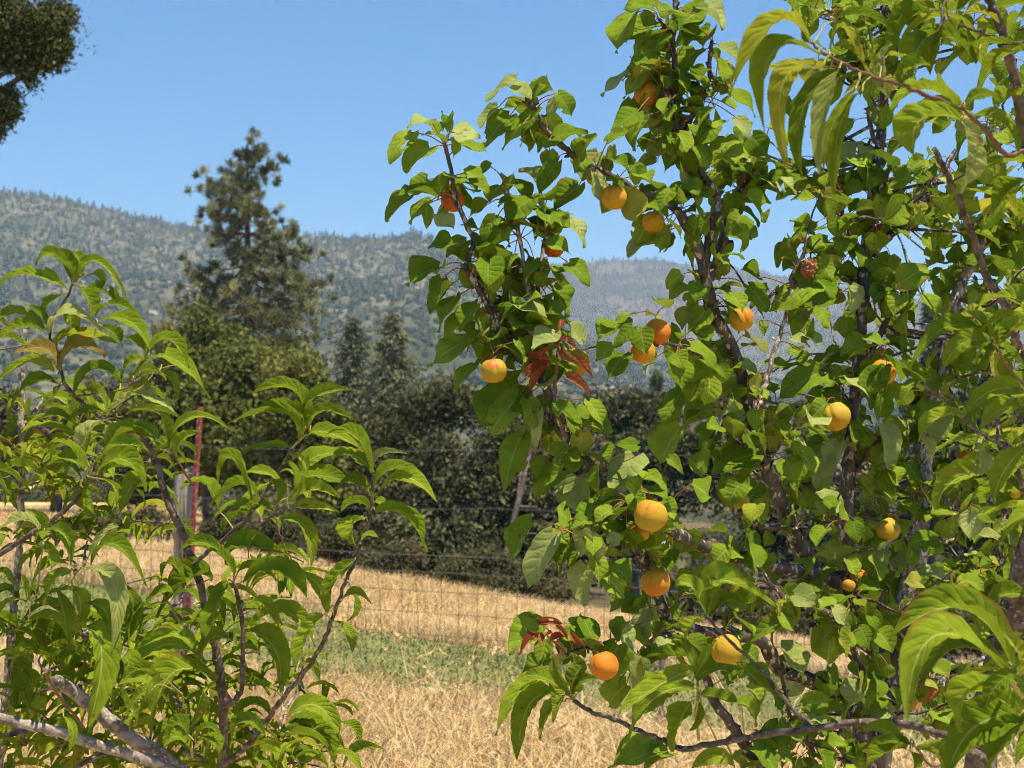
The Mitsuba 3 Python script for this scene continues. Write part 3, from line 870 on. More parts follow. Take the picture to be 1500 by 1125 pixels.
# ------------------------------------------------------------------ the fruit trees in front
TILE = {'A': (0, 0), 'B': (500, 0), 'C': (1000, 0), 'D': (0, 375), 'E': (500, 375), 'F': (1000, 375), 'G': (0, 750), 'H': (500, 750), 'I': (1000, 750)}
CAMDIR = -FWD
PEACH_W = np.array([[0, .10], [.08, .34], [.2, .70], [.35, .95], [.5, 1.0], [.65, .90], [.78, .64], [.88, .36], [.95, .15], [1, .0]])
APRI_W = np.array([[0, .30], [.05, .66], [.13, .90], [.27, 1.0], [.42, .99], [.56, .89], [.69, .70], [.80, .45], [.88, .22], [.94, .08], [1, .0]])


def leaf(P0, M, P2, N, width, kind, hue, rng, fold=None, ns=None):
    """One leaf as (vertices, faces, uv): a bent blade from P0 over M to P2, folded along its midrib, puckered between the veins."""
    peach = kind == 'peach'
    ns = ns or (22 if peach else 10)
    nt = 7
    s = np.linspace(0, 1, ns)
    C = 2 * M - (P0 + P2) / 2
    s_ = s[:, None]
    path = P0 * (1 - s_) ** 2 + 2 * C * s_ * (1 - s_) + P2 * s_ ** 2
    tan = unit(2 * (C - P0) * (1 - s_) + 2 * (P2 - C) * s_ + 1e-9)
    L = np.linalg.norm(np.diff(path, axis=0), axis=1).sum()
    S0 = unit(np.cross(unit(P2 - P0), N))
    S = S0[None] - tan * (tan @ S0)[:, None]
    S = unit(S)
    Nn = np.cross(S, tan)
    tw = rng.normal() * (0.35 if peach else 0.25) * (s_ - 0.2)
    S, Nn = S * np.cos(tw) + Nn * np.sin(tw), Nn * np.cos(tw) - S * np.sin(tw)
    prof = PEACH_W if peach else APRI_W
    w = np.interp(s ** rng.uniform(0.85, 1.2), prof[:, 0], prof[:, 1]) ** rng.uniform(0.85, 1.2) * width / 2
    t = np.linspace(-1, 1, nt)
    fold = (rng.uniform(0.35, 0.95) if peach else rng.uniform(0.05, 0.5)) if fold is None else fold
    ph = rng.uniform(0, 6.28, 3)
    a = np.abs(t)[None]
    sg = np.sign(t)[None]
    z = fold * a ** 1.25 * w[:, None]
    if peach:
        z = z + 0.14 * width * np.sin(6.28 * 6.5 * s_ - 2.2 * a + ph[0] + sg) * a * (1.25 - a) * (w[:, None] / width * 2)
        z = z + 0.09 * width * np.sin(6.28 * 1.6 * s_ + ph[1] + sg * 1.5) * a ** 2
    else:
        z = z + 0.07 * width * np.sin(6.28 * 1.3 * s_ + ph[1] + sg * 1.7) * a ** 1.5 + 0.03 * width * np.sin(6.28 * 3 * s_ - 2 * a + ph[0]) * a * (1.2 - a)
    lop = 1 + sg * rng.normal() * 0.07
    edge = lop + (0.035 if not peach else 0.02) * np.sin(s_ * (40 if not peach else 90) + ph[2]) * (a > 0.99)
    back = np.zeros((ns, nt)) if peach else -0.13 * L * (a ** 1.5) * np.exp(-s_ * 7)
    v = path[:, None] + S[:, None] * (t[None] * w[:, None] * edge)[..., None] * np.sqrt(max(0.3, 1 - fold ** 2 * 0.5)) + Nn[:, None] * z[..., None] + tan[:, None] * back[..., None]
    i, j = np.meshgrid(np.arange(ns - 1), np.arange(nt - 1), indexing='ij')
    q = (i * nt + j).ravel()
    q = np.stack([q, q + 1, q + nt + 1, q + nt], 1)
    if rng.random() < 0.16:                                    # a bite out of the blade
        c0, t0 = rng.uniform(0.25, 0.95), rng.choice([-1, 1]) * rng.uniform(0.6, 1.0)
        ci, cj = q[:, 0] // nt / (ns - 1), (q[:, 0] % nt) / (nt - 1) * 2 - 1
        q = q[((ci - c0) / 0.10) ** 2 + ((cj - t0) / 0.35) ** 2 > 1]
    f = np.vstack([q[:, [0, 1, 2]], q[:, [0, 2, 3]]])
    k = hue * 16 + int(np.clip(rng.beta(1.6, 1.8) * 16, 0, 15))
    uv = np.stack([np.broadcast_to(4 * k + (t[None] + 1) / 2 * 0.98 + 0.01, (ns, nt)), np.broadcast_to(s_, (ns, nt))], -1).reshape(-1, 2)
    return v.reshape(-1, 3), f, uv


HUE = {'': 0, 'y': 1, 'r': 2, 'p': 3}


class FruitTree:
    def __init__(self, name, label, category, bark, leaf_mat, kind, seed):
        self.key = thing(name, label, category)
        self.bark, self.leaf_mat, self.kind = bark, leaf_mat, kind
        self.rng = np.random.default_rng(seed)
        self.samples, self.leaves, self.stalks, self.twigs = [], [], [], []

    def branch(self, tile, pts, w0, w1, D, name='branch', mat=None, wob=1.0, grow=True, label=None):
        """A limb through pixels of the photograph (tile coordinates, three per pixel); D: distances along it."""
        ox, oy = TILE[tile] if tile else (0, 0)
        k = 3.0 if tile else 1.0
        p = np.array([(x / k + ox, y / k + oy) for x, y in pts], float)
        D = np.interp(np.linspace(0, 1, len(p)), np.linspace(0, 1, len(np.atleast_1d(D))), np.atleast_1d(D))
        step = max(7.0, 0.45 * w0 / k)
        n = max(8, int(np.linalg.norm(np.diff(p, axis=0), axis=1).sum() / step))
        P = catmull(at(p[:, 0], p[:, 1], D), n)
        rng = self.rng
        mm = D.mean() / F
        P[1:-1] += rng.normal(size=(n - 2, 3)) * 0.9 * mm * wob * (7 / step) ** 0.3
        r = 0.86 * np.linspace(w0, w1, n) / 2 / (3.0 if tile else 1.0) * mm
        sides = 9 if w0 / k > 9 else 6
        v, f = tube(P, r * (1 + 0.07 * rng.normal(size=n).clip(-1.5, 1.5)), sides, 0.05, rng)
        parts = [(v, f)]
        if self.kind == 'apricot' and grow:                    # knobbly spurs on the wood
            for q in range(int(n * 0.6)):
                i = rng.integers(0, n - 1)
                d = unit(rng.normal(size=3))
                l = r[i] + rng.uniform(0.002, 0.011)
                parts.append(tube(np.array([P[i], P[i] + d * l * 0.8, P[i] + d * l]), [max(0.0016, r[i] * 0.35), 0.0022, 0.0015], 5))
        put(name, join(parts), mat or self.bark, self.key, smooth=50, label=label)
        self.samples.append(np.column_stack([px_of(P), P, np.full(n, 1.0 if grow else 0.0), r]))
        self.S = np.vstack(self.samples)
        return P

    def nearest(self, x, y):
        d = np.hypot(self.S[:, 0] - x, self.S[:, 1] - y)
        i = np.argmin(d)
        return self.S[i], d[i]

    def stalk(self, a, b, r=0.0011, mat_bend=0.12):
        L = np.linalg.norm(b - a)
        m = (a + b) / 2 + np.array([0, 0, mat_bend * L]) + self.rng.normal(size=3) * 0.06 * L
        self.stalks.append(tube(catmull([a, m, b], 6), np.linspace(r * 1.15, r * 0.85, 6), 5))

    def add(self, m, hue=0, label=None):
        c = px_of(m[0])
        x0, y0, x1, y1 = c[:, 0].min(), c[:, 1].min(), c[:, 0].max(), c[:, 1].max()
        vis = max(0, min(x1, 1500) - max(x0, 0)) * max(0, min(y1, 1125) - max(y0, 0))
        self.leaves.append((vis, m, hue, label))

    def traced(self, tile, text, depth=0.0, spread=0.35, up=0.55):
        """Leaves seen in the photograph: base, [middle,] tip, width and tint, in the pixels of a tile."""
        ox, oy = TILE[tile]
        rng = self.rng
        for line in text.replace('\n', ';').split(';'):
            w = line.split()
            if not w:
                continue
            flag = ''
            if w[-1].isalpha():
                flag = w.pop()
            width = float(w.pop()) / 3
            p = np.array([[float(c) for c in q.split(',')] for q in w]) / 3 + [ox, oy]
            s, dist = self.nearest(*p[0])
            D = s[2] + depth + rng.uniform(-0.05, 0.03)
            Lpx = np.linalg.norm(p[-1] - p[0])
            mm = D / F
            dz = rng.uniform(-spread, spread * 0.6) * Lpx * mm
            P0, P2 = at(*p[0], D), at(*p[-1], D + dz)
            d2 = unit(np.append(p[-1] - p[0], 0))[:2]
            if len(p) == 3:
                M = at(*p[1], D + dz * 0.4)
                side = np.array([d2[1], -d2[0]])
                if (p[1] - (p[0] + p[-1]) / 2) @ side < 0:
                    side = -side
                if side[1] > 0.5:
                    side = -side
            else:
                side = np.array([d2[1], -d2[0]])
                side = side if side[1] < 0 else -side
                M = (P0 + P2) / 2 - FWD * rng.uniform(-0.04, 0.16) * Lpx * mm + np.array([side[0], 0, -side[1]]) * Lpx * mm * rng.uniform(0.0, 0.06)
            n2 = RIGHT * side[0] - UP * side[1]
            a, b = rng.uniform(0.35, 1.1) * up / 0.55, rng.uniform(0.45, 0.9)
            if 'u' in flag:
                a, b = -a * 0.5, -b
            N = unit(n2 * a + CAMDIR * b + np.array([0, 0, 0.15]))
            cosv = abs(N @ CAMDIR)
            wid = width * mm / max(cosv, 0.6) * ((0.82 if self is pt else 0.92) * rng.uniform(0.85, 1.15) if self.kind == 'peach' else 0.97 * rng.uniform(0.9, 1.1))
            hue = HUE[flag.replace('u', '')]
            self.add(leaf(P0, M, P2, N, wid, self.kind, hue, rng, ns=12 if (self.kind == 'apricot' and Lpx > 45) else None), hue)
            if dist < (95 if self.kind == 'apricot' else 60) and dist > 3:
                b_ = s[3:6]
                self.stalk(b_, P0, 0.0009)

    def whorl(self, px, py, D, n, L, spread=1.0, hue_p=0.12, upward=0.35, width=0.24, stem=True, droop=0.75):
        """Peach leaves round the end of a shoot."""
        rng = self.rng
        c = at(px, py, D)
        if stem:
            s, dist = self.nearest(px, py)
            if 4 < dist < 160:
                self.twigs.append(tube(catmull([s[3:6], (s[3:6] + c) / 2 + rng.normal(size=3) * 0.008, c], 6), np.linspace(0.0022, 0.0012, 6), 5))
        az0 = rng.uniform(0, 6.28)
        for k in range(n):
            az = az0 + k * 2.4 + rng.normal() * 0.2
            el = rng.uniform(-0.1, 0.9) * upward * 2
            l = L * rng.uniform(0.6, 1.1)
            h = np.array([math.cos(az), math.sin(az), 0])
            up = np.array([0, 0, 1.0])
            P0 = c + rng.normal(size=3) * 0.006 + h * 0.004
            M = P0 + h * l * 0.5 * math.cos(el) + up * l * 0.5 * math.sin(el)
            P2 = M + unit(h * 0.8 + up * (math.sin(el) - droop * rng.uniform(0.5, 1.5))) * l * 0.52
            N = unit(up + h * 0.2 + rng.normal(size=3) * 0.25)
            hue = 1 if rng.random() < hue_p else 0
            self.add(leaf(P0, M, P2, N, l * width * rng.uniform(0.85, 1.15), 'peach', hue, rng, ns=13), hue)

    def spur(self, base, out, n, gaps=(), Lr=(0.030, 0.058), r0=0.0, hue_p=0.05):
        """A rosette of stalked apricot leaves at a point of the wood."""
        rng = self.rng
        for k in range(n):
            d = unit(out * 0.6 + rng.normal(size=3) * 0.8 + [0, 0, 0.12])
            pl = rng.uniform(0.018, 0.045)
            P0 = base + d * (pl + r0)
            L = rng.uniform(*Lr) * (0.75 if rng.random() < 0.3 else 1)
            ldir = unit(d * 0.55 + [0, 0, -0.62] + rng.normal(size=3) * 0.42)
            P2 = P0 + ldir * L
            N = unit(d * 0.4 + [0, -0.25, 0.75] + rng.normal(size=3) * 0.5)
            N = unit(N - ldir * (N @ ldir) + 1e-6)
            M = (P0 + P2) / 2 + N * L * rng.uniform(0.02, 0.14)
            q = px_of((P0 + P2) / 2)
            if any(inside(g, q[0], q[1]) for g in gaps):
                continue
            hue = 1 if rng.random() < hue_p else (3 if rng.random() < 0.06 else 0)
            self.add(leaf(P0, M, P2, N, L * rng.uniform(0.82, 1.04), 'apricot', hue, rng, ns=9), hue)
            self.stalk(base, P0, 0.0008)

    def finish(self, most=300):
        self.leaves.sort(key=lambda x: -x[0])
        for i, (vis, (v, f, uv), hue, label) in enumerate(self.leaves[:most]):
            k = put('leaf', (v, f), self.leaf_mat, self.key, smooth=True, uv=uv)
            if label:
                tag(k, label)
        rest = self.leaves[most:]
        if rest:
            m, uv = join([(v, f) for _, (v, f, _), _, _ in rest], [x[1][2] for x in rest])
            put('foliage', m, self.leaf_mat, self.key, smooth=True, uv=uv, kind='stuff')
        if self.twigs:
            put('twigs', join(self.twigs), self.bark, self.key, smooth=True, kind='stuff')
        if self.stalks:
            put('leaf_stalks', join(self.stalks), 'red_leaf_stalk' if self.kind == 'apricot' else 'peach_shoot', self.key, smooth=True, kind='stuff')


def inside(poly, x, y):
    n, c = len(poly), False
    for i in range(n):
        (x1, y1), (x2, y2) = poly[i], poly[i - 1]
        if (y1 > y) != (y2 > y) and x < (x2 - x1) * (y - y1) / (y2 - y1) + x1:
            c = not c
    return c


# ---- the peach tree at left
pt = None
pt = FruitTree('peach_tree', 'young peach tree without fruit filling the lower left corner', 'peach tree', 'peach_stem_bark', 'peach_leaf_surface', 'peach', 101)
hub = (330, 1260)
pt.branch('', [(338, 2450), (334, 1900), (332, 1500), hub], 62, 40, [1.95, 1.92, 1.9], 'trunk', grow=False)
pt.branch('', [hub, (300, 1170), (268, 1135), (230, 1103), (187, 1077), (133, 1033), (100, 1008), (82, 997)], 34, 20, [1.9, 1.78, 1.72], mat='peach_bark')
pt.branch('', [(268, 1135), (215, 1113), (140, 1090), (67, 1068), (0, 1053), (-70, 1040)], 22, 15, [1.78, 1.7, 1.66], mat='peach_bark')
pt.branch('', [hub, (330, 1190), (326, 1125), (327, 1033), (318, 967), (302, 890), (284, 827), (262, 770), (248, 742), (231, 685), (213, 642), (194, 606)], 18, 10, [1.9, 1.82, 1.8, 1.8])
pt.branch('D', [(620, 782), (540, 765), (460, 720), (380, 660), (330, 620), (285, 560), (262, 480), (255, 430), (220, 360), (240, 270), (300, 165), (325, 110)], 26, 12, [1.8, 1.76, 1.75])
pt.branch('D', [(255, 430), (300, 400), (380, 340), (420, 280)], 12, 8, [1.75, 1.8], mat='young_twig')
pt.branch('D', [(330, 620), (440, 600), (560, 575), (640, 440)], 12, 8, [1.76, 1.78], mat='young_twig')
pt.branch('D', [(460, 720), (600, 600), (690, 500)], 10, 7, [1.77, 1.84], mat='young_twig')
pt.branch('G', [(850, 230), (920, 170), (1000, 110), (1100, 10), (1180, -110), (1250, -220), (1285, -280)], 26, 16, [1.8, 1.76, 1.72])
pt.branch('D', [(1285, 845), (1330, 790), (1345, 740)], 12, 8, [1.72, 1.71], mat='peach_shoot')
pt.branch('D', [(1180, 1120), (1260, 1060), (1320, 1000), (1330, 960)], 14, 8, [1.76, 1.74], mat='peach_shoot')
pt.branch('G', [(1000, 110), (1110, 75), (1200, 20), (1230, 90), (1260, 180)], 12, 8, [1.77, 1.75], mat='young_twig')
pt.branch('G', [(985, 860), (1040, 820), (1066, 740), (1068, 620), (1065, 480), (1050, 400), (1025, 310)], 30, 20, [1.8, 1.78, 1.76])
pt.branch('G', [(980, 1110), (1050, 1060), (1110, 1000), (1170, 920), (1220, 850), (1290, 760), (1350, 690), (1400, 610), (1430, 550), (1470, 450), (1510, 340), (1570, 180), (1620, 40), (1635, -60), (1635, -130), (1640, -180)],
          32, 14, [1.8, 1.72, 1.68])
pt.branch('', [(0, 1140), (15, 950), (20, 900), (28, 800), (31, 700), (32, 560), (36, 500), (44, 470)], 15, 9, [2.3, 2.25], mat='pale_twig_bark')
pt.branch('', [(31, 628), (52, 605), (69, 580)], 9, 7, [2.27, 2.3], mat='pale_twig_bark')
pt.branch('', [(31, 720), (48, 712), (60, 700)], 7, 5, [2.27, 2.3], mat='pale_twig_bark')
pt.branch('', [(-40, 830), (0, 812), (33, 790), (60, 773), (88, 752), (110, 732), (122, 710), (129, 696)], 9, 6, [1.70, 1.68, 1.66])
pt.branch('G', [(200, 700), (240, 780), (300, 860), (370, 950)], 18, 16, [1.62, 1.70], mat='young_twig')
pt.branch('G', [(950, 740), (900, 680), (865, 620), (800, 500), (750, 420), (710, 330), (690, 280)], 15, 9, [1.8, 1.78], mat='peach_shoot')
pt.branch('G', [(1270, 600), (1255, 760), (1225, 1000), (1215, 1150)], 20, 26, [2.2, 2.1], mat='pale_twig_bark')
pt.branch('G', [(1335, 630), (1310, 770), (1260, 860)], 14, 14, [2.2, 2.15], mat='pale_twig_bark')
pt.branch('G', [(1090, 915), (1040, 860), (990, 790)], 14, 18, [1.82, 1.81], mat='young_twig')
pt.branch('G', [(845, 1080), (830, 1000), (825, 900), (800, 800)], 14, 8, [1.75, 1.72], mat='peach_shoot')
pt.branch('G', [(940, 1150), (880, 1090), (800, 1045)], 44, 36, [2.0, 2.05], mat='peach_bark')
pt.branch('G', [(330, 1130), (400, 1085), (480, 1060), (560, 1050)], 22, 26, [1.72, 1.74])
pt.branch('D', [(850, 1010), (810, 950), (780, 905), (745, 850)], 14, 8, [1.78, 1.74], mat='young_twig')
pt.branch('G', [(0, 985), (60, 975), (110, 965)], 30, 30, [1.9, 1.88])
pt.branch('G', [(130, 480), (135, 400), (160, 340), (190, 150)], 10, 8, [1.72, 1.7], mat='peach_shoot')
pt.branch('G', [(360, 540), (330, 420), (320, 300), (370, 230)], 10, 8, [1.74, 1.72], mat='peach_shoot')
pt.branch('G', [(740, 50), (720, 45)], 18, 16, [1.80, 1.78])
pt.traced('D', '''320,110 235,-8 155,40 60;315,115 290,20 185,-25 55;325,115 350,30 318,-8 60;340,105 430,25 560,190 55;380,90 440,85 452,140 40;300,150 130,80 -5,132 66;330,130 385,190 395,275 75
380,140 460,162 515,210 66;300,165 210,215 213,290 50;190,320 70,245 -40,315 58;195,335 80,318 -30,392 60;215,340 290,252 450,330 66 p;215,320 180,255 110,213 38;420,268 500,212 632,277 50;430,292 570,288 667,430 72
290,220 310,290 300,385 66;450,310 500,340 530,392 60;255,490 295,350 535,392 85 y;265,500 330,405 465,442 92 r;245,480 190,405 52,430 60 r;245,522 130,462 -25,565 70;265,570 130,558 32,716 76;270,562 250,600 208,640 52 y
650,430 740,368 832,492 66;650,440 600,380 538,370 52;530,560 410,495 322,612 62;580,530 740,445 922,628 82;650,455 570,470 532,562 64;700,510 755,550 775,652 45;620,530 645,570 662,620 32;800,480 838,530 798,588 25
360,600 420,598 472,662 56;545,622 660,618 778,702 62 p;640,580 540,640 438,716 66 p;405,938 378,800 480,715 84 p;0,875 90,770 192,695 125;-30,850 130,870 242,1128 120 r;100,870 235,940 278,1085 52 y
-30,900 30,1020 78,1122 50;70,840 130,835 195,902 60;385,945 300,828 205,830 56;372,942 290,890 212,922 70;395,962 402,1050 420,1155 95;420,960 545,895 638,1035 96;450,870 540,828 650,850 56;460,982 512,1030 505,1092 42;640,960 580,1010 528,1125 86
640,800 560,775 458,850 74;745,812 860,705 1022,772 58;780,882 800,810 884,768 74;740,850 722,740 702,685 56;770,832 720,830 678,885 64;690,810 640,760 578,740 54;340,760 260,698 188,710 46;350,800 250,755 178,750 44;300,722 380,688 472,690 44
1310,822 1240,688 1000,737 72;1330,762 1290,592 1102,607 66;1340,742 1310,685 1238,640 64;1350,742 1390,615 1565,592 66;1360,772 1420,682 1565,722 66;1350,792 1440,775 1605,855 70;1282,850 1200,836 1058,857 50;1262,872 1330,900 1342,962 44
1330,1002 1380,885 1565,872 84;1320,992 1400,965 1565,1002 66;1250,902 1292,960 1282,1055 44;1105,1072 1015,890 958,1005 64;1130,1062 1050,1005 925,1095 62;1170,985 1222,1030 1202,1095 54;1230,1000 1160,950 1060,960 50
960,1122 900,1000 790,1025 84;1290,1085 1370,1028 1495,1062 60;1270,1112 1370,1098 1490,1125 60;1200,1120 1110,1090 1000,1125 60''')
pt.traced('E', '''130,952 55,790 -70,788 78;140,950 180,872 288,868 50 p;145,1012 250,935 388,1042 56;150,1062 280,972 422,1088 66;125,942 60,880 -35,868 74;130,1062 60,985 -25,1030 70;140,1085 175,1088 200,1130 40;130,1112 60,1085 -5,1130 50''')
pt.traced('H', '''150,0 285,25 372,178 76;100,32 50,62 62,145 74;90,122 122,98 165,115 32;0,392 62,362 132,406 40;-20,482 35,530 46,625 56;-10,922 55,960 72,1035 46;10,1122 80,1045 190,1044 66;0,290 22,258 48,243 34;60,210 -30,300 -60,400 60;40,330 60,420 20,480 40''')
pt.traced('G', '''175,82 100,36 -15,86 56 p;200,82 285,105 312,235 78;170,82 180,30 108,-15 46;200,130 218,190 222,255 56;190,142 150,180 133,258 44;520,62 450,108 366,245 40 p;400,232 505,142 642,325 80;380,252 505,330 488,615 96 p
530,322 585,420 518,625 66;310,232 200,238 136,345 56;310,262 240,300 198,405 78;310,342 352,400 330,535 66;250,342 282,450 302,605 66;380,402 465,440 482,565 76;65,332 20,262 -25,292 46;80,382 20,345 -25,402 46;130,392 110,320 93,268 36
70,592 205,535 347,875 104;340,512 445,600 388,945 120;40,502 40,700 5,905 125;60,642 150,595 252,705 66;100,692 132,830 55,1105 112;870,632 700,592 522,770 120;850,612 755,535 578,625 66;950,742 755,712 668,985 140;930,302 830,292 688,465 110
820,332 750,225 708,305 46;680,432 600,435 568,575 66;620,442 700,355 765,362 44;1000,302 960,400 888,595 120;1000,562 920,565 868,705 90;1030,272 960,185 858,150 56;1000,232 1080,152 1335,222 84;1020,262 900,135 775,192 56
1070,312 1220,262 1352,385 100;1050,262 1120,245 1215,292 44;1300,252 1405,330 1432,445 66;1440,442 1448,315 1515,258 70;1100,502 1262,442 1384,595 96;1080,522 1205,600 1232,795 86;1090,402 1172,415 1225,505 66;1420,452 1350,550 1298,705 84
1230,32 1345,75 1362,265 90;1150,102 1110,110 1093,205 46;1170,992 1080,915 1015,990 72;1190,902 1110,845 1026,915 54;1270,892 1402,855 1494,1015 90;1270,942 1382,955 1474,1130 100;1190,1032 1140,1055 1116,1155 86;1200,1032 1285,1050 1335,1135 76
1190,1042 1200,1090 1200,1165 66;860,1012 900,945 975,972 40;860,1012 932,1010 964,1105 66;840,1042 770,985 716,1045 56;890,782 872,850 828,955 54;900,822 932,850 964,915 44;560,880 520,800 500,880 50;560,880 620,800 640,830 50
650,800 620,730 500,770 50;700,720 620,690 540,740 50;820,980 780,930 740,1000 60;600,930 570,860 520,900 40;280,900 320,960 300,1060 46;460,700 560,650 520,800 60''', depth=-0.02)
for (x, y, n, L) in ((60, 1020, 5, .09), (30, 1090, 6, .09), (95, 1095, 6, .08), (150, 1120, 6, .08), (60, 960, 5, .08), (200, 1010, 5, .09), (230, 1060, 5, .08), (195, 950, 5, .09), (250, 985, 5, .09), (300, 1060, 5, .08),
                     (140, 700, 5, .09), (180, 720, 5, .1), (110, 640, 5, .1), (215, 790, 4, .09), (380, 830, 5, .09), (420, 850, 5, .09), (350, 900, 4, .09), (90, 820, 5, .08), (45, 880, 5, .08), (10, 930, 4, .08),
                     (410, 1110, 5, .08), (480, 1100, 4, .08), (250, 1120, 5, .08), (60, 1140, 6, .08), (380, 760, 5, .08), (430, 710, 5, .08), (150, 600, 5, .09), (180, 560, 4, .09), (-40, 500, 6, .12), (-60, 700, 7, .12), (-70, 900, 7, .12)):
    pt.whorl(x, y, 1.88 + 0.25 * pt.rng.random(), n, L, hue_p=0.1)
for k in range(46):
    pt.whorl(pt.rng.uniform(-10, 330) , pt.rng.uniform(900, 1140), 1.95 + 0.45 * pt.rng.random(), 5, pt.rng.uniform(0.08, 0.125), hue_p=0.2)
for k in range(16):
    pt.whorl(pt.rng.uniform(330, 520) , pt.rng.uniform(1030, 1150), 1.9 + 0.4 * pt.rng.random(), 5, pt.rng.uniform(0.05, 0.085), hue_p=0.25)
for k in range(14):
    pt.whorl(pt.rng.uniform(200, 470) , pt.rng.uniform(840, 1010), 1.9 + 0.4 * pt.rng.random(), 4, pt.rng.uniform(0.06, 0.09), hue_p=0.1)
for k in range(30):
    pt.whorl(pt.rng.uniform(0, 250) , pt.rng.uniform(590, 800), 1.95 + 0.4 * pt.rng.random(), 5, pt.rng.uniform(0.06, 0.09), hue_p=0.25)
pt.finish()

# ---- the peach tree at right
pr = FruitTree('peach_tree', 'peach tree with long drooping leaves entering from the right edge', 'peach tree', 'peach_stem_bark', 'peach_leaf_surface', 'peach', 102)
pr.branch('', [(1400, 2600), (1412, 1700), (1425, 1250), (1450, 1020), (1480, 920), (1510, 800), (1540, 650), (1560, 500)], 58, 34, [1.75, 1.7, 1.62, 1.55], 'trunk', grow=False)
pr.branch('', [(1560, 500), (1530, 330), (1503, 217), (1493, 150), (1480, 90), (1467, 43), (1450, 0), (1430, -60)], 22, 13, [1.55, 1.42, 1.4])
pr.branch('', [(1525, 300), (1503, 225), (1480, 228), (1466, 220), (1452, 200), (1443, 190), (1417, 167), (1383, 150), (1340, 132), (1310, 121), (1280, 114), (1262, 106), (1233, 93), (1205, 78), (1187, 62)], 10, 5, [1.42, 1.36, 1.3, 1.28], mat='young_twig')
pr.branch('', [(1570, 700), (1520, 560), (1487, 492), (1473, 448), (1443, 402), (1423, 340), (1410, 307), (1390, 258), (1383, 247), (1367, 217)], 17, 9, [1.6, 1.5, 1.45])
pr.branch('F', [(1560, 980), (1440, 860), (1330, 790), (1260, 740), (1150, 640), (1050, 555)], 24, 16, [1.55, 1.45, 1.4])
pr.branch('F', [(1540, 600), (1490, 560), (1440, 500), (1410, 450), (1385, 405)], 18, 12, [1.5, 1.4], mat='young_twig')
pr.branch('F', [(1600, 1200), (1520, 1080), (1490, 1000), (1465, 925)], 32, 26, [1.6, 1.55])
pr.branch('', [(1470, 1150), (1440, 1110), (1417, 1100), (1397, 1083), (1365, 1072), (1333, 1063), (1267, 1058), (1187, 1067), (1120, 1077), (1077, 1083), (1040, 1091), (1000, 1097), (983, 1090), (967, 1083), (933, 1070), (900, 1053), (867, 1043), (840, 1025)],
          15, 8, [1.55, 1.6, 1.66, 1.72])
pr.branch('I', [(560, 945), (490, 870), (420, 790), (360, 710), (280, 630), (200, 560), (130, 490), (112, 455)], 26, 14, [1.62, 1.62])
pr.branch('I', [(1190, 1090), (1100, 1120), (1060, 1080), (1030, 1040), (990, 1010)], 16, 10, [1.58, 1.5], mat='young_twig')
pr.branch('I', [(1560, 870), (1500, 810), (1445, 745), (1430, 690)], 26, 16, [1.5, 1.34, 1.3], mat='peach_shoot')
pr.branch('I', [(1600, 1000), (1540, 930), (1500, 880)], 22, 16, [1.4, 1.3], mat='peach_shoot')
pr.branch('C', [(1240, 505), (1225, 530)], 14, 8, [1.33, 1.31], mat='peach_shoot')
pr.branch('C', [(1390, 170), (1330, 150), (1240, 115), (1215, 110)], 16, 12, [1.42, 1.38])
pr.branch('C', [(1600, -60), (1450, -120), (1180, -40), (1130, 130)], 16, 10, [1.45, 1.42, 1.4])
pr.branch('I', [(70, 1000), (60, 900), (65, 780), (62, 720)], 16, 9, [1.70, 1.64], mat='peach_shoot')
pr.branch('H', [(1660, 1020), (1600, 900), (1570, 780), (1560, 690)], 12, 8, [1.72, 1.64], mat='peach_shoot')
pr.traced('C', '''560,190 400,105 205,425 105 y;600,242 390,240 365,615 112;620,290 440,370 462,745 92 y;650,302 500,300 310,305 56 p;680,312 530,480 528,785 104;690,302 625,480 600,765 104 p;790,402 690,560 665,868 84;760,392 655,560 620,785 60
660,92 790,66 915,132 56;650,222 705,115 788,275 66 y;820,342 750,225 668,200 80 y;905,432 880,290 918,190 74 p;850,342 828,250 803,178 46 y;780,352 755,380 698,425 36 y;560,190 545,130 530,60 34;900,242 960,250 1015,278 44 y;1150,132 1040,205 1015,365 120
1080,62 980,105 926,285 112;1220,502 1070,395 915,485 88;1240,512 1100,462 934,565 66;1220,522 1040,535 1026,705 140;1230,532 1252,680 1214,850 105 p;1260,512 1400,535 1476,665 90;1240,472 1310,415 1404,440 66;1380,482 1440,425 1530,420 88
1280,272 1200,175 1125,170 110;1390,102 1310,56 1225,68 50 y;1510,802 1430,845 1366,955 100;1230,520 1160,500 1060,540 60;1150,130 1090,170 1090,330 80;1140,120 1230,150 1290,280 80;960,380 1000,300 1090,290 60''')
pr.traced('F', '''1350,352 1160,312 1005,480 92;1350,382 1230,384 1146,495 80;1370,372 1310,295 1236,238 56;1390,392 1450,325 1545,310 66;1380,402 1392,340 1368,295 70;1530,622 1380,585 1225,705 80;1520,662 1400,675 1304,765 66
1240,702 1120,715 1040,815 76;1040,792 1072,830 1104,885 54 p;1260,962 1180,950 1086,960 34 y;1520,832 1420,935 1366,1065 90;1390,962 1200,982 1116,1115 92;1290,822 1302,900 1278,985 90 p;1510,1052 1350,1035 1224,1115 70;1480,430 1440,480 1480,560 60''', depth=-0.03)
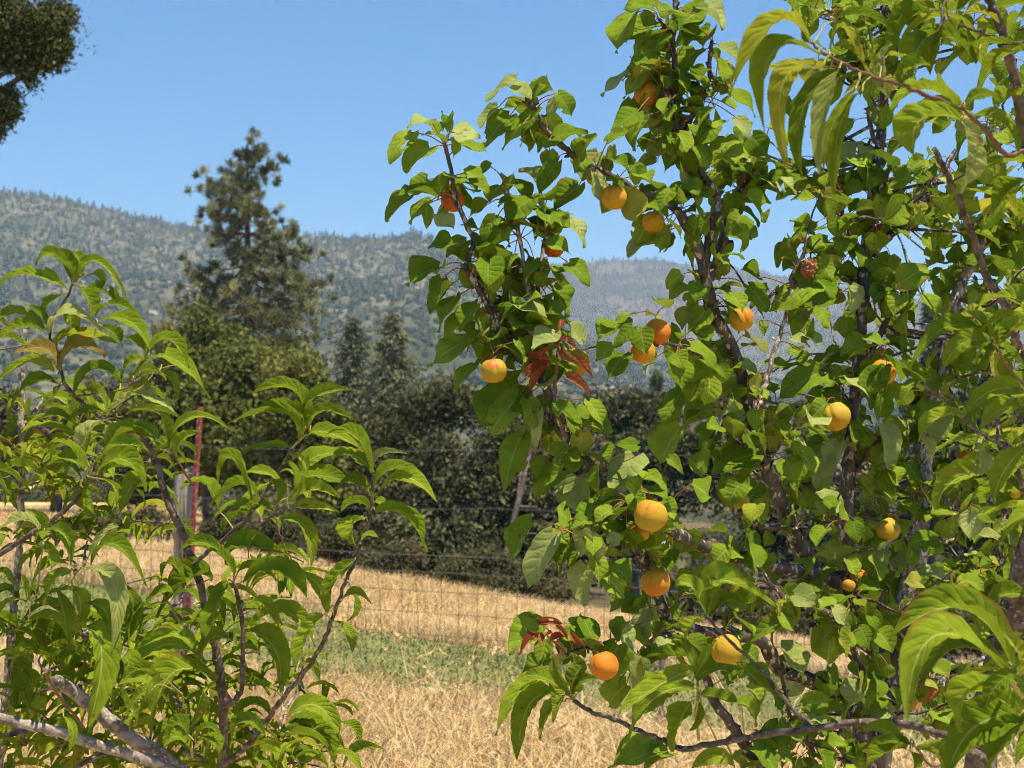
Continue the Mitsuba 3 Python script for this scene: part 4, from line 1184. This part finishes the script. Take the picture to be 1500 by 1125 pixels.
pr.traced('I', '''1450,692 1225,425 905,565 130;1425,702 1110,545 985,910 130;1400,660 1190,600 1050,790 86;1310,492 1250,395 1146,380 110 y;1340,432 1420,362 1530,380 66;1480,892 1275,790 1226,970 124;1510,902 1290,940 1166,1150 160
1520,902 1425,1000 1334,1150 130;1475,722 1472,620 1400,525 104 y;1450,700 1500,640 1520,540 90 y;120,442 165,300 415,425 100;100,452 40,325 -35,330 70;110,442 132,340 112,288 56;130,462 190,395 275,400 60;90,472 40,500 15,565 60
70,762 110,695 265,690 56;80,802 160,815 255,842 50;240,842 292,860 322,945 66;60,692 18,600 -14,555 56;250,662 325,740 414,815 96;230,1128 140,1070 35,1132 66;1000,1022 880,955 774,962 56;1010,1032 920,1005 775,1048 50
980,1042 900,1055 795,1130 100;1030,1042 1112,1070 1134,1135 90;1000,1052 1015,1100 1010,1150 60;60,720 110,620 150,560 44;70,830 60,900 30,960 60;1470,700 1380,760 1330,860 80''', depth=-0.02)
pr.traced('H', '''960,772 815,762 678,985 80;940,812 825,850 772,1090 96;985,832 920,880 872,1005 60;990,802 985,790 928,925 76;1000,792 960,715 926,635 66;1010,792 1032,715 1064,678 60;960,772 880,725 796,720 54;1020,802 1060,745 1144,735 44;1000,782 1032,690 1008,615 54
1570,682 1400,760 1210,895 90;1550,772 1375,820 1260,1015 120;1570,642 1440,632 1322,640 56;1540,832 1485,930 1456,1055 100''', depth=-0.02)
for (x, y, D, n, L) in ((1520, 60, 1.35, 7, .13), (1560, 260, 1.4, 7, .13), (1540, 480, 1.4, 7, .13), (1560, 760, 1.4, 7, .13), (1470, 640, 1.6, 5, .11), (1430, 60, 1.55, 6, .11), (1390, 20, 1.5, 6, .11), (1490, 330, 1.55, 5, .11), (1330, -50, 1.45, 6, .12),
                        (1240, -60, 1.5, 5, .12), (1540, 1060, 1.35, 6, .13)):
    pr.whorl(x, y, D, n, L, hue_p=0.2, stem=y > 0)
pr.finish()

# ---- the apricot tree
ap = FruitTree('apricot_tree', 'apricot tree bearing ripe fruit, with knobbly dark limbs and glossy round leaves', 'apricot tree', 'apricot_bark', 'apricot_leaf_surface', 'apricot', 103)
ap.branch('', [(1262, 2150), (1266, 1500), (1272, 1125), (1293, 1050), (1308, 965), (1318, 910)], 74, 66, [2.62, 2.6, 2.6], 'trunk', grow=False)
ap.branch('', [(1312, 925), (1270, 885), (1233, 858), (1187, 826), (1160, 774), (1143, 735), (1127, 695), (1105, 630), (1088, 558), (1067, 497), (1045, 462), (1035, 410), (1022, 360), (996, 312)], 36, 17, [2.6, 2.45, 2.35, 2.25], wob=.7)
ap.branch('', [(996, 312), (967, 293), (917, 270), (867, 243), (838, 225), (815, 205), (797, 187), (780, 155), (775, 142)], 15, 7, [2.25, 2.15, 2.1])
ap.branch('', [(1030, 400), (1042, 330), (1050, 290), (1000, 210), (992, 178), (975, 140), (968, 128)], 15, 8, [2.28, 2.25])
ap.branch('', [(990, 205), (1000, 197), (1020, 160), (1037, 125), (1040, 85), (1043, 60)], 12, 6, [2.25, 2.3])
ap.branch('', [(985, 165), (990, 110), (985, 60), (990, 0), (992, -50)], 12, 8, [2.25, 2.3], wob=.8)
ap.branch('', [(965, 28), (975, 40), (987, 60)], 6, 8, [2.25, 2.27])
ap.branch('', [(1040, 410), (1068, 320), (1083, 280), (1095, 265)], 14, 7, [2.35, 2.4])
ap.branch('', [(1240, 850), (1140, 830), (1030, 800), (997, 785), (968, 765), (945, 745), (917, 735)], 30, 12, [2.55, 2.3, 2.12, 2.08])
ap.branch('', [(985, 920), (973, 895), (960, 865), (943, 823), (935, 790), (915, 750), (890, 720), (860, 676), (833, 648), (815, 624), (812, 600), (800, 570), (780, 540), (763, 528), (747, 508), (727, 475), (707, 432), (690, 405), (683, 390), (693, 355), (684, 330), (667, 292), (660, 247), (652, 213)],
          20, 7, [2.3, 2.14, 2.1, 2.08, 2.08], wob=.7)
ap.branch('', [(800, 562), (770, 520), (745, 480), (728, 455), (715, 420), (697, 400)], 14, 12, [2.1, 2.12])
ap.branch('', [(770, 520), (779, 485), (778, 445), (772, 410), (767, 388), (762, 350), (755, 325), (745, 290), (742, 270)], 10, 6, [2.1, 2.12], mat='pale_twig_bark')
ap.branch('', [(790, 440), (788, 415), (793, 375), (800, 340), (798, 310)], 8, 5, [2.12, 2.12])
ap.branch('', [(1058, 545), (1035, 525), (1000, 510), (975, 503), (958, 505)], 9, 5, [2.28, 2.12])
ap.branch('', [(985, 920), (955, 950), (930, 965), (895, 957), (873, 948), (850, 950), (830, 960)], 14, 6, [2.3, 2.1, 2.05])
ap.branch('', [(1310, 1000), (1270, 1062), (1233, 1027), (1187, 997), (1140, 977), (1113, 937), (1060, 930), (985, 915)], 34, 18, [2.6, 2.45, 2.3], wob=.8)
ap.branch('', [(1130, 1140), (1100, 1103), (1077, 1070), (1060, 1045), (1043, 1023), (1035, 990), (1032, 960)], 22, 14, [2.4, 2.35])
ap.branch('', [(1300, 900), (1262, 862), (1243, 817), (1240, 750), (1243, 700), (1247, 640), (1255, 560), (1263, 460), (1267, 380), (1280, 283), (1288, 220), (1293, 150), (1290, 110), (1295, 60), (1300, -20)], 28, 14, [2.6, 2.55, 2.55, 2.6, 2.6], wob=.7)
ap.branch('', [(1290, 215), (1283, 205), (1277, 190), (1272, 170), (1270, 158)], 9, 7, [2.58, 2.58])
ap.branch('', [(1263, 370), (1247, 350), (1235, 320), (1232, 280)], 10, 6, [2.58, 2.5])
ap.branch('', [(1320, 905), (1333, 840), (1345, 815), (1348, 785), (1355, 740), (1357, 675), (1370, 590), (1385, 530), (1400, 440), (1412, 405), (1430, 378), (1445, 320), (1452, 250), (1460, 190)], 30, 14, [2.6, 2.65, 2.7], wob=.7, mat='pale_twig_bark')
ap.branch('', [(1348, 835), (1356, 800), (1363, 775)], 14, 13, [2.62, 2.6], mat='pale_twig_bark')
ap.branch('', [(1277, 372), (1317, 333), (1350, 302), (1377, 257), (1400, 220)], 14, 8, [2.6, 2.7])
ap.branch('', [(1330, 860), (1370, 760), (1393, 690), (1413, 628), (1440, 560), (1460, 500)], 26, 14, [2.75, 3.0])
ap.branch('', [(1340, 640), (1335, 600), (1360, 560), (1380, 500)], 10, 8, [2.7, 2.72])
ap.branch('', [(1103, 610), (1113, 588), (1123, 555), (1137, 508), (1153, 455), (1160, 420)], 11, 6, [2.36, 2.4], mat='pale_twig_bark')
ap.branch('', [(1120, 690), (1090, 655), (1065, 620), (1055, 585)], 10, 6, [2.4, 2.3])
ap.branch('', [(1168, 775), (1147, 773), (1113, 770), (1087, 750), (1084, 735)], 11, 7, [2.45, 2.35])
ap.branch('', [(1275, 1000), (1253, 960), (1246, 935), (1230, 907), (1200, 893), (1160, 883), (1140, 868), (1126, 853), (1110, 830)], 13, 7, [2.5, 2.35, 2.3])
ap.branch('', [(1277, 963), (1257, 910), (1250, 880), (1255, 850)], 9, 6, [2.5, 2.45])
ap.branch('', [(1265, 1000), (1240, 1060), (1200, 1100), (1163, 1070), (1150, 1005)], 8, 5, [2.5, 2.4])
ap.branch('', [(1250, 1117), (1207, 1105), (1163, 1067), (1150, 1010), (1142, 980)], 9, 7, [2.42, 2.4])
ap.branch('', [(1265, 540), (1290, 490), (1305, 450), (1310, 440)], 12, 8, [2.55, 2.5])
ap.branch('', [(1255, 690), (1275, 660), (1290, 640)], 12, 8, [2.55, 2.5])
ap.branch('', [(935, 790), (945, 778), (965, 765)], 9, 8, [2.1, 2.08])
ap.branch('', [(937, 815), (915, 818), (885, 815), (860, 800), (845, 785)], 9, 5, [2.1, 2.05])
ap.branch('', [(1300, 915), (1370, 880), (1420, 860), (1470, 870), (1520, 850)], 22, 12, [2.65, 2.9])
ap.branch('', [(1300, 985), (1360, 1000), (1400, 985), (1450, 960)], 18, 8, [2.6, 2.7])
ap.branch('', [(1385, 530), (1430, 470), (1480, 420), (1530, 380)], 12, 8, [2.7, 2.85])
ap.branch('', [(1190, 20), (1212, 22), (1222, 28)], 7, 5, [2.3, 2.2], mat='pale_twig_bark')
ap.branch('', [(1295, 100), (1260, 60), (1225, 32), (1193, 0), (1175, -30)], 9, 6, [2.6, 2.4], mat='pale_twig_bark')
# the red young shoot
ap.branch('', [(830, 640), (818, 610), (812, 590), (813, 560), (817, 520), (820, 490)], 8, 4, [2.08, 2.05], name='red_shoot', mat='young_twig', grow=False, label='young red shoot')

ap.traced('B', '''770,352 630,452 118 p;820,432 718,372 84 p;850,432 908,368 54;950,412 1012,512 84;940,432 930,525 54 p;830,472 698,482 76;850,482 798,595 80;740,510 628,645 120;690,472 608,565 76 p;790,552 708,660 96;890,582 822,668 48;940,602 1085,580 96
1050,692 1122,588 96;1130,672 1058,795 96 p;1170,622 1275,568 52;1190,642 1190,720 44;1200,702 1265,760 64;1380,712 1268,772 76;1110,762 1140,895 86 p;1300,492 1186,578 86;1330,512 1288,665 96;1330,602 1408,655 76;1270,312 1142,422 86 p;1360,292 1268,248 66
1330,312 1240,435 86;1280,62 1208,235 106;1380,92 1248,185 126;1370,32 1238,40 106;1400,160 1380,230 90;1380,242 1494,352 76 y;310,582 212,722 86;400,542 288,562 76 p;430,582 368,538 66;470,572 440,488 54;475,572 492,488 46;500,582 612,602 96 p
390,652 278,758 126;520,632 638,666 76;490,612 492,695 44;390,852 238,862 116;300,862 196,975 86;390,882 300,985 90;370,902 376,1005 54;420,942 498,1008 86 p;440,842 398,788 54;520,792 600,830 86;560,800 650,850 86;540,760 620,790 70;870,792 778,748 86 p
950,712 868,855 92;840,872 718,978 106;1020,962 1070,1090 86 p;940,1022 1002,945 60;1380,1032 1256,1130 96 p;1410,1030 1400,1110 80;1480,660 1420,760 80;1430,380 1400,330 60;1480,330 1490,440 70;1320,640 1360,580 50;700,900 760,870 60;730,830 700,760 60;740,830 760,750 54
1000,1000 930,960 60;900,1060 1010,1120 80;680,960 620,1060 80;600,1010 520,990 70;640,900 560,960 80;720,1000 650,1100 90;480,1080 380,1090 90;550,1060 460,1130 90;1440,600 1500,690 70;1450,830 1380,940 80''')
ap.traced('E', '''430,52 288,132 128;440,102 388,255 96;500,182 428,338 96;600,212 528,325 106;570,362 386,485 126;580,472 498,605 96;640,312 598,352 56 p;1000,32 1088,135 96;930,132 994,270 106;870,202 905,240 66;940,342 836,412 98 p;1060,372 988,278 86 p;1220,302 1122,382 96
1190,392 1118,465 84;1240,432 1164,545 96;1280,312 1198,405 76;780,562 606,755 185;780,622 648,798 136;800,622 802,758 66 p;870,682 850,865 54 p;790,742 852,865 86 p;790,792 718,1035 126;800,902 698,955 76;970,942 846,1065 106;1050,972 1030,1130 136 p;1290,882 1188,1065 118 p
1130,922 1130,1055 76;1172,782 1058,702 76;1500,592 1408,745 96;1490,752 1398,925 136;1300,832 1198,830 64;700,60 660,-20 80;730,60 780,-10 70;760,200 700,300 90;740,110 800,180 90;560,30 480,-10 80;880,30 800,120 80;860,120 920,60 60;1090,640 1150,760 90;1040,700 1120,690 70
990,640 950,720 60;900,640 960,700 60;900,900 850,1000 90;1000,840 930,900 70;1050,880 1000,960 70;980,860 1060,900 60;1200,830 1170,920 70;1350,960 1440,1040 80;1240,1080 1180,1125 70;1440,890 1500,960 60;830,640 780,700 60''')
ap.traced('H', '''930,102 818,340 116 p;840,42 748,215 96;1075,232 1070,415 112 p;1130,262 1245,385 136;1390,242 1358,345 80 p;1340,432 1318,575 86 p;880,492 736,628 116;900,642 788,715 86;1200,502 1294,625 96 p;1000,492 1082,525 76;1270,682 1280,795 86 p;1400,1052 1174,1130 126
1250,482 1198,565 84;940,70 1010,150 90;1000,130 960,260 96;1180,140 1240,100 60 p;1050,140 1010,240 80;1200,240 1280,330 96;1270,350 1180,440 70;1290,400 1230,440 60;980,540 1070,560 70;900,560 870,680 70;1350,560 1260,520 80;1060,600 1010,660 60;1100,590 1120,700 60 p
1230,650 1300,720 90;1330,640 1400,600 70;1480,460 1420,540 90;1460,560 1380,650 110;1000,40 940,-10 90;1080,40 1000,80 70;1180,90 1110,60 60;1440,1060 1330,1125 110''')
ap.traced('I', '''740,182 506,275 80 y;1000,172 918,255 66 p;870,172 892,245 66 p;860,172 836,260 50 p;1040,272 1174,305 76 p;900,302 942,455 116;790,352 718,495 86 p;430,592 538,745 136 p;650,682 672,835 106;650,562 640,675 106;810,752 746,845 76;640,812 526,852 66 y
790,862 934,875 135 p;560,882 634,935 76 p;1120,882 1224,975 86;950,762 856,760 44 y;430,462 276,585 66;1250,32 1106,165 96 p;1280,202 1374,242 66;1400,52 1454,155 76 p;1450,60 1510,150 70;300,100 240,40 80;200,160 130,240 90;250,180 160,160 90;380,180 320,260 80
420,230 360,310 80;470,430 430,330 80;530,330 600,400 90;600,300 500,350 90;700,440 560,480 80;720,500 700,420 60;880,500 820,440 60;830,580 870,640 60;290,760 350,850 80;400,800 440,890 80;220,740 170,700 80;130,600 70,620 70;300,450 290,380 70;310,480 280,560 60;1050,380 1080,330 60
1100,440 1020,400 60;1180,880 1120,820 90;960,700 990,800 90;1020,730 950,720 90;1260,290 1180,330 80;1330,300 1260,350 70;1400,290 1480,260 70;1480,180 1430,280 90;800,130 760,60 80;830,100 780,130 60;560,200 500,300 80;640,230 560,290 90''')
ap.traced('F', '''890,742 902,938 122 p;760,732 812,845 76 p;742,352 740,445 66 p;600,512 416,632 126;735,132 742,255 86 p;580,122 406,245 136;640,182 456,305 146;210,442 106,585 136;360,472 488,480 54;290,132 374,245 116;340,282 360,355 50;240,482 334,525 80 p;320,872 126,955 116
300,772 258,845 76 p;600,632 736,640 76;1100,92 1134,225 96;1050,172 1112,305 96;900,362 994,465 86;930,300 1000,330 70;180,22 180,95 56 y;960,120 1080,40 120;1000,190 960,100 90;1180,150 1130,60 90;640,130 560,60 100;820,40 900,130 110;860,130 930,200 90;600,230 640,320 80
560,280 490,380 90;680,330 700,290 50 p;540,340 620,390 60 p;480,360 560,400 60 p;560,430 520,480 60;640,460 560,500 80;700,500 650,560 90;960,440 990,520 80;850,560 830,640 70 p;740,600 780,560 80;680,640 600,680 110;560,700 520,780 80 p;500,800 510,900 70 p;640,800 580,900 90
690,820 650,930 90 p;620,880 610,980 80 p;560,900 480,980 90;660,700 560,740 100;820,780 780,840 60;960,720 1000,830 90 p;900,840 840,930 80;980,960 880,980 120;860,1000 940,1080 90;780,980 830,1060 90;640,1040 560,1120 110;240,560 150,640 110;120,480 40,540 90;60,560 20,650 90
100,640 10,730 120;200,620 160,720 90 p;130,700 60,690 60;90,960 10,880 120;40,1000 120,1060 120;250,1000 200,1090 130;330,1000 290,1110 110;470,960 500,1060 80;430,700 500,650 80;130,180 30,120 110;100,240 30,330 110;60,320 120,400 90;40,230 0,160 90;330,100 260,60 90;100,120 20,60 90
1000,560 1080,640 90;1120,640 1060,720 90;1140,700 1100,840 90 p;1200,520 1150,440 80;1160,300 1240,380 90;1300,60 1220,20 90;1250,160 1330,220 90;1420,120 1490,200 100 p;1460,80 1500,160 80 p;1340,460 1260,520 90;1000,930 1050,1060 130;1340,900 1420,1000 90;900,940 950,1010 90''')
ap.traced('C', '''60,60 -20,130 110;70,40 180,130 120 p;80,120 10,200 100;130,130 90,210 80;160,200 245,270 76 p;60,220 -10,330 110;150,260 180,370 80;220,400 320,515 86;230,480 170,440 60;100,300 40,350 80;140,470 70,560 100;240,520 300,620 86 p;140,560 60,640 90;60,640 120,740 90;200,620 140,700 120
170,680 300,690 130;290,660 330,790 84 p;240,720 330,800 110;0,740 70,930 96 p;150,760 80,860 90;100,780 10,860 100;300,760 240,830 80;320,820 440,860 110;280,860 360,980 110;420,780 500,860 70 p;180,960 200,1020 60 p;100,960 60,1080 90;200,1000 290,1080 90;250,1000 330,1040 80;520,780 450,830 80
480,30 540,140 110;560,100 640,50 90;680,20 760,100 120;720,-10 830,80 120;860,-20 780,60 120;960,0 1040,60 120;760,640 840,720 84 p;740,700 860,760 90;820,780 880,820 60;850,820 1000,860 130;780,800 740,860 70;620,700 560,600 60;640,880 560,830 80;700,900 620,950 70 p;700,960 690,1050 80;780,880 730,940 60
600,1000 500,1060 110;560,1010 470,970 100;640,1060 540,1120 100;940,980 1000,900 80;1000,1050 930,1010 60;1060,1040 1110,1110 90;1140,930 1220,1000 90 p;1060,700 980,760 90;960,620 900,700 60;1120,720 1060,740 60;1280,710 1420,740 110;1290,760 1380,830 90;1350,1030 1430,1100 110;1480,1000 1420,1060 90
1300,880 1240,960 70 p;1480,560 1420,640 70;380,560 460,640 80;440,480 540,560 90;480,440 420,540 80;380,800 440,740 60''')

GAPS = [[(1056, -10), (1182, -10), (1168, 30), (1075, 115), (1062, 60)], [(1104, 115), (1150, 95), (1150, 145), (1128, 220), (1106, 190)], [(1240, 150), (1268, 140), (1272, 218), (1238, 216)],
        [(1302, 150), (1340, 150), (1340, 200), (1300, 215)], [(1292, 345), (1350, 330), (1372, 365), (1330, 395), (1290, 375)], [(700, 208), (760, 200), (800, 235), (850, 240), (845, 262), (760, 255), (705, 240)],
        [(600, 100), (720, 100), (690, 160), (600, 165)], [(835, 270), (875, 270), (885, 320), (925, 330), (960, 385), (960, 465), (868, 455), (862, 330)], [(880, 528), (965, 540), (1010, 570), (965, 620), (890, 640), (880, 590)],
        [(1118, 450), (1162, 440), (1158, 530), (1192, 600), (1172, 612), (1122, 590)], [(550, 300), (590, 300), (640, 560), (700, 600), (720, 780), (760, 900), (720, 1125), (540, 1125)], [(745, 870), (890, 880), (940, 900), (900, 930), (750, 905)],
        [(940, 1000), (1000, 1000), (1010, 1050), (940, 1050)], [(1075, 985), (1130, 990), (1200, 1040), (1190, 1060), (1090, 1055)], [(1180, 950), (1240, 950), (1240, 1000), (1195, 990)], [(1085, 830), (1165, 780), (1160, 850), (1120, 890)],
        [(640, 350), (560, 300), (560, 150), (600, 150)], [(1340, 430), (1360, 400), (1400, 470), (1370, 540), (1345, 500)], [(700, 640), (690, 560), (640, 500), (640, 640)]]
rng = ap.rng
for S in list(ap.samples):
    if S[0, 6] < 0.5:
        continue
    n = len(S)
    for q in range(max(1, int(n * 0.34))):
        i = rng.integers(0, n)
        if S[i, 7] > 0.016:
            continue
        left = S[i, 0] < 1000
        ap.spur(S[i, 3:6], unit(rng.normal(size=3) + [0, 0.55 if left else 0.2, 0.1]), rng.integers(2, 5), GAPS, r0=S[i, 7])
# leafy side twigs that fill the crown behind the limbs
anchors = np.vstack([S for S in ap.samples if S[0, 6] > 0.5])
anchors = anchors[anchors[:, 0] > 985]
twigs = 0
while twigs < 155:
    x, y, D = rng.uniform(1000, 1560), rng.uniform(-60, 1125), rng.uniform(2.35, 3.3)
    if y > 960 and rng.random() < 0.75:
        continue
    if any(inside(g, x, y) for g in GAPS):
        continue
    e_ = at(x, y, D)
    d = np.linalg.norm(anchors[:, 3:6] - e_, axis=1)
    i = np.argmin(d + 0.9 * np.maximum(0, anchors[:, 5] - e_[2] + 0.05))
    if d[i] > 0.42 or anchors[i, 5] > e_[2] + 0.03:
        continue
    s = anchors[i, 3:6]
    m = (s + e_) / 2 + rng.normal(size=3) * 0.10 * d[i] - np.array([0, 0, 0.14 * d[i]])
    p = catmull([s, m, e_], 9)
    p[1:-1] += rng.normal(size=(7, 3)) * 0.003
    ap.twigs.append(tube(p, np.linspace(0.0036, 0.0016, 9), 5))
    twigs += 1
    for q in range(rng.integers(2, 5)):
        j = rng.integers(3, 9)
        ap.spur(p[j], unit(rng.normal(size=3) + [0, 0.1, 0.1]), rng.integers(2, 4), GAPS)

FRUIT = [  # px, py, diameter in px, distance, skin, label
    (949, 139, 40, 2.27, 'golden', 'ripe golden apricot highest on the tree, under a leaf at the top'),
    (663, 294, 35, 2.1, 'orange', 'bird pecked orange apricot behind a twig in the left leaf cluster'),
    (899, 289, 38, 2.16, 'golden', 'round golden orange apricot hanging below the upper left bough'),
    (957, 325, 33, 2.24, 'golden', 'golden apricot below and right of the one on the upper bough'),
    (811, 362, 32, 2.14, 'orange', 'orange apricot against the sky right of the white twigs'),
    (963, 486, 39, 2.13, 'orange', 'deep orange apricot, upper one of the pair over the far hill'),
    (942, 515, 36, 2.10, 'golden', 'golden apricot, lower one of the pair over the far hill'),
    (723, 543, 39, 2.04, 'yellow', 'yellow apricot with a bright orange pecked wound beside the red shoot'),
    (1086, 467, 36, 2.28, 'golden', 'shaded golden apricot on the main limb at middle height'),
    (1224, 610, 44, 2.36, 'yellow', 'large pale golden apricot in front of the central upright limb'),
    (1294, 545, 38, 2.45, 'golden', 'pecked apricot with a dark rotten hole, right of the central limb'),
    (953, 755, 49, 2.0, 'yellow', 'largest yellow apricot, on the lower left limb'),
    (938, 776, 36, 2.1, 'golden', 'apricot half hidden behind the largest yellow one'),
    (960, 852, 43, 2.2, 'golden', 'apricot behind a round leaf beside the lower left limb'),
    (885, 975, 42, 2.0, 'orange', 'orange apricot hanging low at left beside the withered leaves'),
    (1064, 952, 46, 2.25, 'yellow', 'shaded greenish yellow apricot low in the crown'),
    (1300, 776, 36, 2.55, 'yellow', 'dull yellow apricot right of the central limb above the fork'),
    (1084, 733, 27, 2.36, 'yellow', 'small yellow apricot mostly hidden by two leaves'),
    (1243, 857, 20, 2.45, 'yellow', 'tiny pale apricot in front of the fork of the limbs'),
    (1257, 845, 26, 2.52, 'yellow', 'small dull apricot behind the tiny pale one at the fork'),
    (1487, 723, 15, 2.6, 'yellow', 'very small yellow apricot near the right edge'),
    (1414, 672, 24, 2.75, 'orange', 'small orange apricot in deep shade near the right edge'),
    (842, 530, 44, 2.25, 'yellow', 'dim yellow apricot behind the red young shoot'),
]
for (x, y, dia, D, skin, label) in FRUIT:
    c_ = at(x, y - dia * 0.55, D)
    n_, d_ = ap.nearest(x, y - dia * 0.5)
    b_ = c_ + np.array([0, 0.012, 0.004])
    ap.spur(b_, unit(rng.normal(size=3) * [1, 0.3, 0.5] + [0, 0.1, 0.7]), 3, GAPS[:10], Lr=(0.034, 0.056))

# red and withered young leaves
def odd_leaf(x0, y0, x1, y1, w, label, D=2.04, fold=0.9, bulge=0.2):
    P0, P2 = at(x0, y0, D + rng.uniform(-.01, .01)), at(x1, y1, D + rng.uniform(-.02, .03))
    L = np.linalg.norm(P2 - P0)
    N = unit(CAMDIR * 0.8 + np.array([0, 0, 0.5]) + rng.normal(size=3) * 0.4)
    m = leaf(P0, (P0 + P2) / 2 + N * L * bulge, P2, N, w * D / F, 'apricot', 2, rng, fold, 12)
    ap.leaves.append((1e9, m, 2, label))


for a in ((819, 482, 821, 470, 9), (817, 500, 806, 484, 9), (822, 500, 836, 494, 10), (815, 505, 806, 502, 9), (824, 478, 829, 470, 7)):
    odd_leaf(*a, 'tiny bright red leaf at the tip of the shoot')
for a in ((802, 527, 766, 521, 20), (800, 538, 768, 556, 20), (797, 543, 777, 577, 16), (824, 510, 850, 533, 20), (846, 527, 872, 559, 15), (830, 553, 864, 580, 20), (806, 512, 792, 530, 14), (832, 500, 846, 512, 12)):
    odd_leaf(*a, 'curled reddish young leaf')
for a in ((794, 911, 824, 914, 15), (800, 913, 788, 904, 10), (780, 936, 762, 958, 18), (790, 930, 770, 921, 13), (806, 929, 793, 950, 15), (828, 933, 804, 944, 15), (838, 929, 858, 946, 13), (815, 919, 832, 937, 12)):
    odd_leaf(*a, 'withered orange young leaf', D=1.98)
ap.stalk(at(794, 925, 2.07), at(806, 910, 2.06), 0.0008, 0.3)
ap.stalk(at(830, 960, 2.05), at(794, 925, 2.07), 0.0016)
for a in ((1370, 1012, 1356, 1030, 12), (1385, 1016, 1392, 1030, 10), (1345, 1030, 1338, 1042, 12)):
    odd_leaf(*a, 'withered orange leaf low on the trunk', D=2.4)
ap.finish()


# ---- the apricots
def fruit_mesh(r, rng, suture=0.0, dented=None):
    m = trimesh.creation.icosphere(subdivisions=4, radius=1.0)
    v = np.array(m.vertices)
    az = np.arctan2(v[:, 1], v[:, 0]) - suture
    az = (az + np.pi) % (2 * np.pi) - np.pi
    pole = np.exp(-((1 - v[:, 2]) / 0.06))
    groove = np.exp(-(az / 0.16) ** 2) * np.sqrt(np.maximum(0, 1 - v[:, 2] ** 2))
    s = 1 - 0.075 * groove - 0.16 * pole - 0.05 * np.exp(-((1 + v[:, 2]) / 0.05))
    s = s * (1 + 0.07 * (meshkit.noise(v * 1.6 + rng.random() * 9, 5) - 0.5))
    v = v * s[:, None] * [1.0, 0.93, rng.uniform(0.92, 1.04)]
    if dented is not None:
        d = unit(np.array(dented))
        v -= d * (0.28 * np.exp(-((1 - v @ d) / 0.05)))[:, None]
    return v * r, np.array(m.faces)


def patch(v, f, d, limit, lift):
    """The part of a mesh round the direction d, a hair above it."""
    n = unit(v)
    edge = (n @ unit(np.array(d))) + 0.10 * (meshkit.noise(n * 6, 2) - 0.5)
    k = edge[f].min(1) > limit
    ids, inv = np.unique(f[k], return_inverse=True)
    return v[ids] * (1 + lift), inv.reshape(-1, 3)


rng = np.random.default_rng(105)
for (x, y, dia, D, skin, label) in FRUIT:
    D = D if dia > 30 else D
    r = dia / 2 * D / F
    c = at(x, y, D)
    t = thing('apricot', label, 'apricot', 'apricots on the tree')
    tilt = trimesh.transformations.rotation_matrix(rng.uniform(-0.4, 0.4), [1, 0, 0])[:3, :3] @ trimesh.transformations.rotation_matrix(rng.uniform(-0.5, 0.5), [0, 1, 0])[:3, :3]
    dent = {1: (0.1, -0.8, 0.5), 10: (0.05, -0.9, -0.25), 7: None}.get(FRUIT.index((x, y, dia, D, skin, label)))
    v, f = fruit_mesh(r, rng, rng.uniform(-2.6, -0.6), None)
    v = v @ tilt.T
    i = FRUIT.index((x, y, dia, D, skin, label))
    if i in (1, 10):
        d = unit(np.array(dent))
        v -= d * (0.30 * r * np.exp(-((1 - unit(v) @ d) / 0.05)))[:, None]
    scene[t] = mikit.ply((v + c, f), f'apricot_skin_{skin}', smooth=True)
    if i == 7:
        pv, pf = patch(v, f, (0.0, -0.85, 0.52), 0.88, 0.02)
        put('pecked_wound', (pv + c, pf), 'torn_fruit_flesh', t, smooth=True, label='bright orange pecked wound')
    if i == 1:
        pv, pf = patch(v, f, dent, 0.93, 0.02)
        put('pecked_hole', (pv + c, pf), 'rotten_flesh', t, smooth=True, label='dark pecked hole')
    if i == 10:
        pv, pf = patch(v, f, dent, 0.94, 0.02)
        put('rotten_hole', (pv + c, pf), 'rotten_flesh', t, smooth=True, label='dark rotten hole')
    top = c + tilt @ np.array([0, 0, r * 0.84])
    Sx = ap.S[np.argmin(np.linalg.norm(ap.S[:, 3:6] - top, axis=1)), 3:6]
    if np.linalg.norm(Sx - top) > 0.09:
        Sx = top + unit(Sx - top) * 0.06
    put('stalk', tube(catmull([top - [0, 0, r * 0.05], (top + Sx) / 2 + [0, 0, 0.004], Sx], 7), 0.0014, 6), 'young_twig', t, smooth=True)
# a dried fruit high on the right
t = thing('dried_apricot', 'shrivelled brown fruit drying among the leaves right of the main limb', 'dried fruit')
v, f = lump(17, 3, 0.28)
v = v * [0.9, 0.8, 1.1] * 0.017
c = at(1186, 394, 2.4)
v = v * (1 + 0.35 * (meshkit.noise(v * 160, 4)[:, None] - 0.5))
scene[t] = mikit.ply((v + c, f), 'dried_fruit_skin', smooth=40)
put('stalk', tube(catmull([c + [0, 0, 0.015], c + [0.01, 0.02, 0.04], c + [0.03, 0.05, 0.06]], 6), 0.0014, 6), 'young_twig', t, smooth=True)
